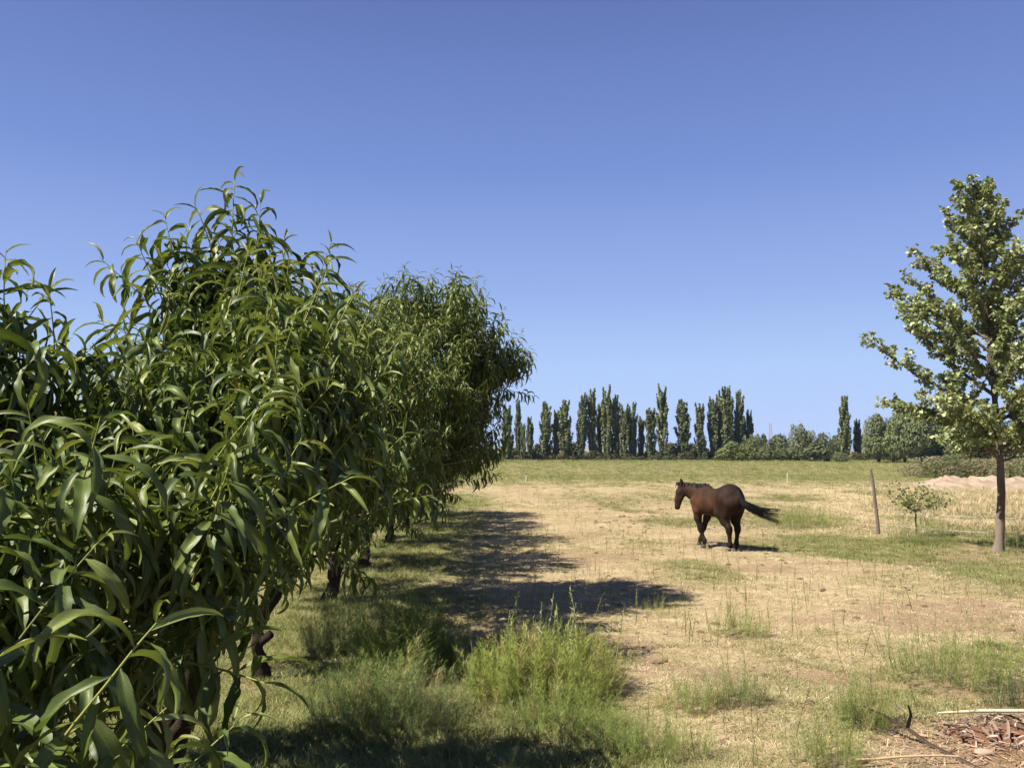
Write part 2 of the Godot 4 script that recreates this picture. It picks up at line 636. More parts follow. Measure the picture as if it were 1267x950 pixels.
# ------------------------------------------------------------------ the young poplar on the right
func broad_tree() -> void:
	rng.seed = 404
	var base := Vector3(9.78, 0, -16.75)
	base.y = ground_y(base.x, base.z) - 0.02
	var root := thing("young_poplar", base, "young broad leaved tree with pale scarred trunk at the right edge of the field", "tree")
	var bark := Color(0.95, 0.82, 0.69)
	var top := Vector3(-0.22, 7.55, 0.1)
	var path := PackedVector3Array()
	var rad := PackedFloat32Array()
	for k in 25:
		var q := k / 24.0
		path.append(Vector3(0.03 * sin(q * 7.0) + top.x * q * q + 0.10 * q * (1 - q) * 4.0, top.y * q - 0.05, 0.1 * q + 0.05 * sin(q * 9.0)))
		rad.append(lerpf(0.102, 0.010, pow(q, 0.7)))
	rad[0] = 0.135
	var s := Shape.new()
	s.tube(path, rad, 12, bark, 0.25, bump_noise, Color(0.27, 0.24, 0.17))
	obj("trunk", s.mesh(M.bark), root)
	# the long strip where the bark has come off, facing the sun
	var scar := Shape.new()
	var rows := 14
	for j in rows:
		var q := 0.36 + 1.15 * j / (rows - 1.0)
		var a: Vector3 = path[0].lerp(path[24], 0.0)
		var fi := (q + 0.05) / top.y * 24.0
		a = path[int(fi)].lerp(path[int(fi) + 1], fi - int(fi))
		var r := lerpf(rad[int(fi)], rad[int(fi) + 1], fi - int(fi)) * 1.17
		var half := 0.34 * pow(sin(PI * clampf(j / (rows - 1.0), 0.04, 0.96)), 0.5) * (1.0 + 0.25 * bump_noise.get_noise_1d(j * 9.0))
		for k in 5:
			var ang := -0.15 + half * (k - 2) / 2.0
			scar.point(a + Vector3(sin(ang), 0, cos(ang)) * r, Color(0.95, 0.62, 0.37), Vector2(k / 4.0, q * 2.0))
	for j in rows - 1:
		for k in 4:
			var a := j * 5 + k
			scar.tri(a, a + 6, a + 1)
			scar.tri(a, a + 5, a + 6)
	obj("bark_scar", scar.mesh(M.bark), root)
	var where: Array[Transform3D] = []
	var tint := PackedColorArray()
	var twig := Shape.new()
	var wind := Vector3(0.25, 0.0, -0.1)
	var limbs := 62
	for b in limbs:
		var q := 0.25 + 0.72 * pow(b / (limbs - 1.0), 1.25)
		var az := b * 2.39996 + rnd(-0.4, 0.4)
		var out := Vector3(cos(az), 0, sin(az))
		var long := lerpf(3.15, 0.5, pow((q - 0.25) / 0.72, 0.8)) * rnd(0.72, 1.08)
		if q < 0.32:
			long *= 0.75
		if out.x < -0.3 and q > 0.36 and q < 0.75:
			long *= 1.27
		long = minf(long, 2.75 if q > 0.36 else 2.1)
		var fi := q * 24.0
		var at := path[int(fi)].lerp(path[mini(int(fi) + 1, 24)], fi - int(fi))
		var rise := rnd(0.5, 0.9) if q > 0.4 else rnd(0.15, 0.6)
		var pts := PackedVector3Array([at])
		var h := (out + Vector3.UP * rise).normalized()
		var p := at
		for k in 8:
			h = (h + Vector3.UP * (0.055 if q > 0.36 else 0.02) + ball() * 0.09).normalized()
			p += h * long / 8.0
			pts.append(p)
		var limb := Shape.new()
		limb.tube(pts, falling(0.008 + 0.013 * long, 0.004, 9), 6, bark, 0.2, bump_noise, Color(0.25, 0.22, 0.13))
		obj("limb", limb.mesh(M.bark), root)
		# spurs along the limb, each thick with leaves
		var spurs := int(long * 7.5) + 3
		for k in spurs + 1:
			var u := 0.16 + 0.84 * float(k) / spurs
			var gi := u * 8.0
			var g0 := mini(int(gi), 7)
			var on := pts[g0].lerp(pts[g0 + 1], gi - g0)
			var axis := (pts[g0 + 1] - pts[g0]).normalized()
			var sd := (axis * 0.5 + ball() * 0.7 + Vector3.UP * 0.35).normalized()
			if k == spurs:
				sd = axis
			var sl := rnd(0.18, 0.5) * (0.65 + 0.25 * long) * (1.0 - 0.45 * u)
			var tip := on + sd * sl
			twig.tube(PackedVector3Array([on, on.lerp(tip, 0.5) + ball() * 0.02, tip]), PackedFloat32Array([0.006, 0.004, 0.002]), 4, Color(0.24, 0.2, 0.11))
			for i in int(sl * 62.0) + 8:
				var w := rnd(0.1, 1.05)
				var c := on.lerp(tip, w)
				var ld := (ball() + sd * 0.4 + Vector3.DOWN * 0.15 + wind).normalized()
				where.append(aim(c, ld, rnd(-1.2, 1.2), rnd(0.070, 0.11)))
				tint.append(tone(Color(0.215, 0.258, 0.10) if rng.randf() < 0.65 else Color(0.36, 0.385, 0.22), 0.2, 0.08))
	obj("twigs", twig.mesh(M.twig), root).set_meta("kind", "stuff")
	var half := where.size() / 2
	many("foliage", broad_leaf(0.25, 0.12), where.slice(0, half), tint.slice(0, half), root)
	many("foliage", broad_leaf(-0.1, 0.3), where.slice(half), tint.slice(half), root)


# ------------------------------------------------------------------ far trees
func spray(s: Shape, at: Vector3, out: Vector3, size: float, col: Color) -> void:
	# a small bunch of leaves: two bent faces
	var a := (out + ball() * 0.9).normalized()
	var b := a.cross(ball()).normalized()
	var c := a.cross(b)
	var p0 := s.point(at - b * size * 0.5, col)
	var p1 := s.point(at + c * size * 0.42 + a * size * 0.1, col)
	var p2 := s.point(at + b * size * 0.55, col)
	var p3 := s.point(at - c * size * 0.38 + a * size * 0.12, col)
	if (s.v[p2] - s.v[p0]).cross(s.v[p1] - s.v[p0]).dot(a) > 0.0:
		s.tri(p0, p1, p2)
		s.tri(p0, p2, p3)
	else:
		s.tri(p0, p2, p1)
		s.tri(p0, p3, p2)


func spindle(seed_: int, count: int, col: Color) -> ArrayMesh:
	# crown of an upright poplar, 1 m high and about 1 m wide before it is scaled
	rng.seed = seed_
	var s := Shape.new()
	var stems := 54
	for b in stems:
		var q := rnd(-0.03, 0.80)
		var az := rnd(0, TAU)
		var wide := 0.44 * pow(sin(PI * clampf(0.34 + q * 0.62, 0.0, 1.0)), 0.75) * rnd(0.58, 1.16)
		var length := rnd(0.14, 0.30) * (1.15 - q * 0.4)
		var tone_c := tone(col, 0.14, 0.06)
		for k in count / stems:
			var u := rnd(0.0, 1.0)
			var r := wide * pow(u, 0.6) + 0.03
			var w := 0.085 * (1.15 - u * 0.8)
			var p := Vector3(cos(az) * r, q + u * length, sin(az) * r)
			var j := ball()
			p += Vector3(j.x * w * 1.2, j.y * w * 0.30, j.z * w * 1.2) * pow(rng.randf(), 0.5)
			if p.y > 1.0:
				p.y = 1.0 - rnd(0, 0.05)
			spray(s, p, Vector3(cos(az), 0.5, sin(az)), rnd(0.8, 1.3), tone(tone_c, 0.12))
	return s.mesh(M.far_leaf)


func squash(m: ArrayMesh, w: float, h: float, leaf: float) -> ArrayMesh:
	# the spindle laid out at its real size, so that leaf bunches keep theirs
	var a := m.surface_get_arrays(0)
	var v: PackedVector3Array = a[Mesh.ARRAY_VERTEX]
	var s := Shape.new()
	var c: PackedColorArray = a[Mesh.ARRAY_COLOR]
	for k in v.size() / 4:
		var mid := (v[k * 4] + v[k * 4 + 2]) * 0.5
		var place := Vector3(mid.x * w, mid.y * h, mid.z * w)
		var e: Array[int] = []
		for i in 4:
			e.append(s.point(place + (v[k * 4 + i] - mid) * leaf, c[k * 4]))
		var out := Vector3(mid.x, 0.2, mid.z)
		if (s.v[e[2]] - s.v[e[0]]).cross(s.v[e[1]] - s.v[e[0]]).dot(out) > 0.0:
			s.tri(e[0], e[1], e[2])
			s.tri(e[0], e[2], e[3])
		else:
			s.tri(e[0], e[2], e[1])
			s.tri(e[0], e[3], e[2])
	return s.mesh(M.far_leaf)


func cloud_crown(seed_: int, count: int, col: Color, lumps: Array, size: float) -> ArrayMesh:
	rng.seed = seed_
	var s := Shape.new()
	for k in count:
		var l: Array = lumps[rng.randi() % lumps.size()]
		var dir := ball()
		var c: Vector3 = l[0]
		var r: Vector3 = l[1]
		var rough := 1.0 + 0.30 * bump_noise.get_noise_3dv((c + dir * r) * 3.0 + Vector3(seed_, 0, 0))
		var p := c + dir * r * rough * pow(rnd(0.25, 1.0), 0.4)
		if p.y < 0.02:
			continue
		var warm := bump_noise.get_noise_3dv(p * 2.0 + Vector3(0, seed_ * 3.0, 0))
		spray(s, p, dir, size * rnd(0.7, 1.3), tone(col, 0.18, 0.08) * (1.0 + 0.25 * warm))
	return s.mesh(M.far_leaf)


func stem_mesh(h: float, r: float, col: Color) -> ArrayMesh:
	var s := Shape.new()
	s.tube(bow(Vector3(0, -0.1, 0), Vector3(0, h, 0), 0.0, 5, r * 0.4), falling(r, r * 0.3, 6), 7, col)
	return s.mesh(M.bark)


func ground_point(px: float, d: float) -> Vector3:
	var x := (px - 633.5) / 1018.0 * d
	return Vector3(x, ground_y(x, -d) - 0.03, -d)


func far_trees() -> void:
	var green := Color(0.145, 0.172, 0.074)
	var crowns: Array[ArrayMesh] = []
	for k in 6:
		var m := spindle(900 + k, 4600, green if k % 2 == 0 else Color(0.172, 0.196, 0.084))
		crowns.append(squash(m, 2.3, 14.0, 0.40))
	var trunk := stem_mesh(9.0, 0.2, Color(0.16, 0.13, 0.10))
	# place in the row (pixel column of the photograph turned into metres), height, width, distance, words
	var row := [
		[627.5, 11.0, 2.4, 160.0, "broad pale green poplar next to the peach trees in the far row"],
		[641.0, 12.6, 1.3, 163.0, "thin poplar half behind the outermost peach branch"],
		[647.5, 7.2, 1.2, 158.0, "shortest thin dark poplar near the peach trees"],
		[655.5, 8.8, 1.5, 160.0, "small slim poplar just left of the first wide gap in the far row"],
		[675.5, 11.3, 2.5, 160.0, "stout poplar between the first two wide gaps of the far row"],
		[688.5, 9.8, 1.6, 161.0, "low slim poplar grown against the left side of a stout one"],
		[698.5, 11.9, 2.7, 160.0, "stout pointed poplar with a low slim one at its left side"],
		[718.5, 13.4, 2.2, 160.0, "tall poplar leaning to the right beside a sky gap"],
		[732.0, 13.9, 2.0, 161.0, "tall straight poplar right of the leaning one"],
		[741.5, 11.5, 1.6, 163.0, "dark narrow poplar squeezed between two taller ones"],
		[751.0, 14.5, 2.1, 160.0, "tallest poplar of the left half of the far row"],
		[761.5, 12.6, 2.2, 161.0, "full poplar touching the right side of the tallest one"],
		[773.0, 11.1, 2.1, 160.0, "left one of the twin poplars of equal height"],
		[783.0, 11.7, 2.0, 161.0, "right one of the twin poplars of equal height"],
		[793.5, 8.6, 1.5, 163.0, "short pale poplar right of the twin poplars"],
		[805.5, 10.5, 2.3, 160.0, "pointed poplar left of the solitary tall one"],
		[819.5, 14.6, 2.2, 159.0, "solitary tall poplar with bare pale wood on its lower right side"],
		[845.0, 11.7, 2.8, 160.0, "poplar with a side bough sticking out to the left"],
		[866.0, 11.3, 2.1, 160.0, "lone medium poplar between two sky gaps above the horse"],
		[882.0, 12.6, 2.2, 161.0, "left poplar of the dense tall cluster"],
		[892.0, 13.6, 2.0, 162.0, "second poplar of the dense tall cluster"],
		[900.0, 14.9, 2.5, 160.0, "tallest poplar in the middle of the dense cluster"],
		[915.0, 13.6, 2.4, 161.0, "right poplar of the dense tall cluster"],
		[927.0, 9.9, 1.6, 162.0, "low dark poplar at the right end of the dense cluster"],
		[1045.0, 12.6, 2.3, 158.0, "tall poplar standing apart on the right, with bare trunk foot"],
		[1061.0, 8.2, 1.7, 160.0, "middling poplar right of the one standing apart"],
		[1073.5, 5.2, 1.2, 160.0, "smallest poplar at the left of the right hand grove"],
		[127.0, 16.5, 4.2, 175.0, "far poplar top seen in the gap between peach shoots on the left"],
	]
	var k := 0
	for p in row:
		var o := thing("poplar", ground_point(p[0], p[3]), p[4], "poplar", "poplars along the far side of the field")
		k += 1
		var t := obj("trunk", trunk, o)
		t.scale = Vector3(1, p[1] / 14.0, 1)
		var c := obj("crown", crowns[k * 5 % 6], o)
		c.scale = Vector3(p[2] / 2.3 * 1.12, p[1] / 14.0 * 0.985, p[2] / 2.3 * 1.12)
		c.position.y = p[1] * 0.012
		if p[0] == 819.5 or p[0] == 1045.0:
			c.position.y = p[1] * 0.09
			c.scale.y *= 0.92
			var bare := Shape.new()
			rng.seed = 5
			for b in 9:
				var y := rnd(1.0, 6.0)
				bare.tube(bow(Vector3(0.1, y, 0.1), Vector3(rnd(0.7, 1.2), y + rnd(1.2, 2.6), rnd(0.2, 0.9)), -0.15, 4, 0.05), falling(0.06, 0.02, 5), 5, Color(0.36, 0.29, 0.22))
			obj("bare_branches", bare.mesh(M.bark), o)
		o.rotation.y = k * 1.7
		if p[0] == 718.5:
			o.rotation = Vector3(0, 0, -0.055)
	# shrubs and rounder trees between and right of the poplars
	var dark := Color(0.092, 0.110, 0.050)
	var lush := Color(0.145, 0.170, 0.058)
	var pale := Color(0.19, 0.21, 0.10)
	var round_ := [[Vector3(0, 0.5, 0), Vector3(0.5, 0.5, 0.5)], [Vector3(-0.28, 0.36, 0.1), Vector3(0.32, 0.36, 0.35)], [Vector3(0.3, 0.4, -0.05), Vector3(0.3, 0.38, 0.3)], [Vector3(0.1, 0.68, 0.05), Vector3(0.3, 0.32, 0.3)]]
	var tall := [[Vector3(-0.2, 0.45, 0), Vector3(0.25, 0.45, 0.3)], [Vector3(0.05, 0.52, 0.1), Vector3(0.22, 0.48, 0.25)], [Vector3(0.28, 0.42, 0), Vector3(0.2, 0.4, 0.25)], [Vector3(0, 0.3, 0), Vector3(0.48, 0.3, 0.4)]]
	var open := [[Vector3(-0.22, 0.45, 0), Vector3(0.26, 0.36, 0.35)], [Vector3(0.2, 0.50, 0.1), Vector3(0.28, 0.42, 0.3)], [Vector3(0, 0.70, 0), Vector3(0.2, 0.3, 0.25)], [Vector3(0.05, 0.32, 0), Vector3(0.48, 0.24, 0.4)]]
	var kinds := {
		"dark": cloud_crown(31, 1500, dark, round_, 0.11), "lush": cloud_crown(32, 1700, lush, round_, 0.085), "olive": cloud_crown(33, 1700, Color(0.125, 0.145, 0.062), round_, 0.075),
		"pale": cloud_crown(34, 2100, pale, tall, 0.065), "grove": cloud_crown(35, 4600, green, open, 0.05), "grove_tall": cloud_crown(38, 4600, Color(0.115, 0.145, 0.062), tall, 0.05), "fine": cloud_crown(37, 3600, Color(0.15, 0.165, 0.075), round_, 0.035), "brush": cloud_crown(36, 3600, Color(0.24, 0.22, 0.13), round_, 0.035),
	}
	var foot := stem_mesh(0.6, 0.03, Color(0.14, 0.11, 0.085))
	var shrubs := [
		[664.0, 3.4, 2.6, 168.0, "dark", "dark shrub in the first wide gap of the far row", "shrub"],
		[709.0, 3.6, 2.8, 166.0, "dark", "dark shrub left of the leaning poplar", "shrub"],
		[636.0, 2.6, 2.2, 164.0, "dark", "low dark shrub between the two poplars nearest the peach trees", "shrub"],
		[769.0, 2.6, 2.4, 164.0, "dark", "low dark shrub in front of the twin poplars", "shrub"],
		[831.0, 3.6, 3.6, 165.0, "dark", "dark shrub right of the solitary tall poplar", "shrub"],
		[857.0, 3.4, 3.0, 165.0, "dark", "dark shrub in the sky gap left of the lone medium poplar", "shrub"],
		[813.0, 1.9, 2.0, 164.0, "olive", "small grey green bush at the left foot of the solitary tall poplar", "shrub"],
		[874.0, 2.6, 2.0, 163.0, "olive", "small olive bush between the lone poplar and the dense cluster", "shrub"],
		[905.0, 3.6, 5.4, 150.0, "lush", "bright green spreading bush at the foot of the dense cluster", "shrub"],
		[926.0, 4.2, 4.6, 154.0, "lush", "leafy green bush under the right end of the dense cluster", "shrub"],
		[934.0, 6.0, 3.2, 160.0, "pale", "light green young tree right of the dense cluster", "tree"],
		[944.5, 5.4, 1.9, 168.0, "dark", "small dark conifer shaped tree left of the mast", "tree"],
		[949.0, 3.0, 4.6, 150.0, "olive", "low yellowish bush below the mast", "shrub"],
		[966.0, 5.4, 6.2, 165.0, "olive", "rounded olive green tree right of the mast", "tree"],
		[987.5, 8.2, 4.0, 158.0, "pale", "feathery light green tree with several pointed tops", "tree"],
		[999.5, 6.8, 3.6, 160.0, "pale", "shorter light green tree beside the feathery one", "tree"],
		[1008.0, 3.4, 5.2, 146.0, "dark", "dense dark round bush at the field edge", "shrub"],
		[1019.0, 5.6, 4.0, 160.0, "olive", "round topped tree behind the dense dark bush", "tree"],
		[1037.0, 5.4, 4.4, 170.0, "olive", "grey green tree left of the poplar standing apart", "tree"],
		[977.0, 2.6, 5.0, 150.0, "olive", "low broad bush in front of the feathery tree", "shrub"],
	]
	for p in shrubs:
		var called: String = "small_tree" if p[6] == "tree" else "shrub"
		var o := thing(called, ground_point(p[0], p[3]), p[5], p[6], "shrubs and small trees among the poplars")
		obj("stem", foot, o)
		obj("crown", kinds[p[4]], o)
		o.scale = Vector3(p[2], p[1], p[2])
		o.rotation.y = p[0] * 0.7
	var grove := [
		[1086.0, 8.6, 5.2, 136.0, "left front tree of the grove behind the fence post"],
		[1104.0, 9.2, 6.0, 142.0, "second tree of the grove behind the fence post"],
		[1118.0, 9.0, 6.4, 132.0, "grove tree with thick dark trunk above the pale track"],
		[1138.0, 9.4, 6.2, 136.0, "grove tree left of the long drooping poplar bough"],
		[1160.0, 9.2, 6.6, 140.0, "grove tree under the middle of the young poplar crown"],
		[1184.0, 8.6, 6.4, 134.0, "grove tree half hidden left of the scarred trunk"],
		[1210.0, 8.8, 6.4, 138.0, "grove tree just left of the scarred trunk"],
		[1244.0, 8.4, 6.6, 136.0, "grove tree right of the scarred trunk"],
		[1276.0, 8.6, 6.6, 138.0, "grove tree at the right edge of the picture"],
	]
	var grove_trunk := stem_mesh(5.0, 0.26, Color(0.11, 0.085, 0.065))
	for p in grove:
		var o := thing("grove_tree", ground_point(p[0], p[3]), p[4], "tree", "grove of trees on the right beyond the field")
		obj("trunk", grove_trunk, o)
		var c := obj("crown", kinds["grove_tall" if int(p[0]) % 4 < 2 else "grove"], o)
		c.scale = Vector3(p[2], p[1], p[2])
		c.rotation.y = p[0] * 3.7
	var brush := [
		[1038.0, 1.8, 3.2, 140.0, "olive", "low dry bush left of the poplar standing apart, at the field edge"],
		[1155.0, 1.75, 4.4, 62.0, "brush", "dry brown brush left behind the pale earth heap"],
		[1180.0, 1.9, 4.2, 60.0, "fine", "grey green brush behind the pale earth heap"],
		[1205.0, 1.6, 3.8, 58.0, "brush", "dry brush behind the heap left of the scarred trunk"],
		[1247.0, 1.7, 3.8, 60.0, "brush", "brown brush behind the heap right of the scarred trunk"],
		[1276.0, 1.9, 4.0, 58.0, "fine", "grey green brush at the right picture edge behind the heap"],
	]
	for p in brush:
		var o := thing("brush", ground_point(p[0], p[3]), p[5], "shrub", "brush along the far right field edge")
		obj("stem", foot, o)
		obj("crown", kinds[p[4]], o)
		o.scale = Vector3(p[2], p[1], p[2])
		o.rotation.y = p[0]
	# pale heap of earth thrown up along the field's right edge
	var heap := Shape.new()
	var wide := 64
	var deep := 22
	for j in deep + 1:
		for k2 in wide + 1:
			var x := 21.0 + 15.0 * k2 / wide
			var d := 42.5 + 6.5 * j / deep
			var across := sin(PI * j / deep)
			var along := smoothstep(21.0, 24.5, x) * smoothstep(36.0, 34.0, x)
			var y := 0.62 * pow(across, 0.8) * along * (0.75 + 0.5 * bump_noise.get_noise_2d(x * 1.6, d * 1.6) + 0.6 * small_noise.get_noise_2d(x * 6.0, d * 6.0))
			heap.point(Vector3(x - 28.0, y - 0.05, 45.7 - d), tone(Color(0.27, 0.21, 0.15), 0.22, 0.05))
	for j in deep:
		for k2 in wide:
			var a := j * (wide + 1) + k2
			var b := a + wide + 1
			heap.tri(b, b + 1, a + 1)
			heap.tri(b, a + 1, a)
	var heap_o := obj("earth_heap", heap.mesh(M.earth))
	heap_o.position = Vector3(28.0, ground_y(28.0, -45.7), -45.7)
	tag(heap_o, "long pale heap of bare earth at the field edge behind the scarred trunk", "earth heap")
	# rank growth between the poplar feet
	var bush := cloud_crown(71, 260, Color(0.09, 0.105, 0.05), round_, 0.16)
	var at: Array[Transform3D] = []
	var at_c := PackedColorArray()
	rng.seed = 72
	for k2 in 420:
		var px := rnd(560.0, 945.0)
		var d2 := rnd(158.0, 172.0)
		if rng.randf() < 0.15:
			px = rnd(940.0, 1290.0)
			d2 = rnd(150.0, 175.0)
		var t := upright(ground_point(px, d2), rnd(0, TAU), 1.0)
		t.basis = t.basis.scaled(Vector3(rnd(1.2, 3.0), rnd(0.7, 2.1), rnd(1.2, 2.4)))
		at.append(t)
		var v := rnd(0.7, 1.5)
		at_c.append(Color(v * rnd(0.95, 1.4), v, v * 0.95))
	tag(many("undergrowth", bush, at, at_c), "rank dark undergrowth between the feet of the far poplars", "undergrowth", "", "stuff")
	# slender lattice mast
	var mast := thing("lattice_mast", ground_point(953.5, 320.0), "slender pinkish lattice mast rising behind the low bushes", "mast")
	var hgt := 12.5
	var paint := Color(0.34, 0.24, 0.22)
	for k2 in 4:
		var corner := Vector3(1 if k2 % 2 else -1, 0, 1 if k2 / 2 else -1)
		var leg := Shape.new()
		leg.tube(PackedVector3Array([corner * 0.9 , corner * 0.28 + Vector3.UP * hgt]), PackedFloat32Array([0.09, 0.06]), 5, paint)
		obj("leg", leg.mesh(M.wire), mast)
	var brace := Shape.new()
	for j in 14:
		for k2 in 4:
			var a := Vector3(1, 0, 1).rotated(Vector3.UP, k2 * PI / 2)
			var b := Vector3(1, 0, 1).rotated(Vector3.UP, (k2 + 1) * PI / 2)
			var y0 := hgt * j / 14.0
			var y1 := hgt * (j + 1) / 14.0
			brace.tube(PackedVector3Array([a * lerpf(0.9, 0.28, j / 14.0) + Vector3.UP * y0, b * lerpf(0.9, 0.28, (j + 1) / 14.0) + Vector3.UP * y1]), PackedFloat32Array([0.035, 0.035]), 4, paint)
	obj("bracing", brace.mesh(M.wire), mast)


# ------------------------------------------------------------------ horse
func soft_min(a: float, b: float, k: float) -> float:
	var h := clampf(0.5 + 0.5 * (b - a) / k, 0.0, 1.0)
	return lerpf(b, a, h) - k * h * (1.0 - h)


func skin(bones: Array, lo: Vector3, hi: Vector3, cell: float, k: float, paint: Callable) -> Shape:
	var nx := int((hi.x - lo.x) / cell) + 1
	var ny := int((hi.y - lo.y) / cell) + 1
	var nz := int((hi.z - lo.z) / cell) + 1
	var field := PackedFloat32Array()
	field.resize(nx * ny * nz)
	field.fill(1.0)
	for b in bones:
		var a: Vector3 = b[0]
		var ra: float = b[1]
		var e: Vector3 = b[2]
		var re: float = b[3]
		var flat: float = b[4] if b.size() > 4 else 1.0      # below 1: narrower from side to side
		var reach := maxf(ra, re) + k + cell * 2.0
		var ba := e - a
		ba.z /= flat
		var len2 := maxf(ba.length_squared(), 1e-9)
		var from := ((a.min(e) - Vector3.ONE * reach - lo) / cell).floor()
		var to := ((a.max(e) + Vector3.ONE * reach - lo) / cell).ceil()
		for iz in range(maxi(int(from.z), 0), mini(int(to.z), nz - 1) + 1):
			for iy in range(maxi(int(from.y), 0), mini(int(to.y), ny - 1) + 1):
				var at := (iz * ny + iy) * nx
				for ix in range(maxi(int(from.x), 0), mini(int(to.x), nx - 1) + 1):
					var p := lo + Vector3(ix, iy, iz) * cell - a
					p.z /= flat
					var q := clampf(p.dot(ba) / len2, 0.0, 1.0)
					var d := (p - ba * q).length() - lerpf(ra, re, q)
					if d < reach:
						var old := field[at + ix]
						field[at + ix] = soft_min(old, d, k) if old < 1.0 else d
	var s := Shape.new()
	var spot := PackedInt32Array()
	spot.resize(nx * ny * nz)
	spot.fill(-1)
	var step := [0, 1, nx, nx + 1, nx * ny, nx * ny + 1, nx * ny + nx, nx * ny + nx + 1]
	var edges := [[0, 1], [2, 3], [4, 5], [6, 7], [0, 2], [1, 3], [4, 6], [5, 7], [0, 4], [1, 5], [2, 6], [3, 7]]
	for iz in nz - 1:
		for iy in ny - 1:
			for ix in nx - 1:
				var at := (iz * ny + iy) * nx + ix
				var inside := 0
				for c in 8:
					if field[at + step[c]] < 0.0:
						inside += 1
				if inside == 0 or inside == 8:
					continue
				var sum := Vector3.ZERO
				var hits := 0
				for e in edges:
					var u := field[at + step[e[0]]]
					var w := field[at + step[e[1]]]
					if (u < 0.0) != (w < 0.0):
						var q := u / (u - w)
						var c0 := Vector3(e[0] & 1, (e[0] >> 1) & 1, e[0] >> 2)
						var c1 := Vector3(e[1] & 1, (e[1] >> 1) & 1, e[1] >> 2)
						sum += c0.lerp(c1, q)
						hits += 1
				var p := lo + (Vector3(ix, iy, iz) + sum / hits) * cell
				spot[at] = s.point(p, paint.call(p), Vector2(p.x, p.y))
	var axis := [1, nx, nx * ny]
	for iz in range(1, nz - 1):
		for iy in range(1, ny - 1):
			for ix in range(1, nx - 1):
				var at := (iz * ny + iy) * nx + ix
				var u := field[at] < 0.0
				for x in 3:
					if u == (field[at + axis[x]] < 0.0):
						continue
					var o1: int = axis[(x + 1) % 3]
					var o2: int = axis[(x + 2) % 3]
					var a := spot[at]
					var b := spot[at - o1]
					var c := spot[at - o1 - o2]
					var d := spot[at - o2]
					if u:
						s.tri(a, c, b)
						s.tri(a, d, c)
					else:
						s.tri(a, b, c)
						s.tri(a, c, d)
	return s


func horse_paint(p: Vector3) -> Color:
	var brown := Color(0.034, 0.0195, 0.0135)
	var red := Color(0.074, 0.035, 0.020)
	var black := Color(0.016, 0.011, 0.009)
	var c := brown.lerp(red, clampf(exp(-pow((p.x - 0.38) / 0.30, 2.0) - pow((p.y - 0.98) / 0.24, 2.0)) + 0.7 * exp(-pow((p.x + 0.22) / 0.14, 2.0) - pow((p.y - 1.0) / 0.22, 2.0)), 0.0, 1.0))
	c = c.lerp(Color(0.020, 0.012, 0.009), smoothstep(-0.35, -0.6, p.x) * 0.7)
	c = c.lerp(black, (1.0 - smoothstep(0.42, 0.76, p.y)) * 0.9 if p.x < 0.9 else 0.0)
	c = c.lerp(black, smoothstep(1.24, 1.36, p.y) * smoothstep(0.5, 0.3, p.x) * 0.35)
	if p.x > 0.9:
		c = c.lerp(Color(0.035, 0.022, 0.017), 0.6)
		c = c.lerp(black, 1.0 - smoothstep(0.84, 0.94, p.y))
	c *= 1.0 + 0.35 * bump_noise.get_noise_3dv(p * 9.0) + 0.25 * small_noise.get_noise_3dv(p * Vector3(30.0, 14.0, 30.0))
	return c


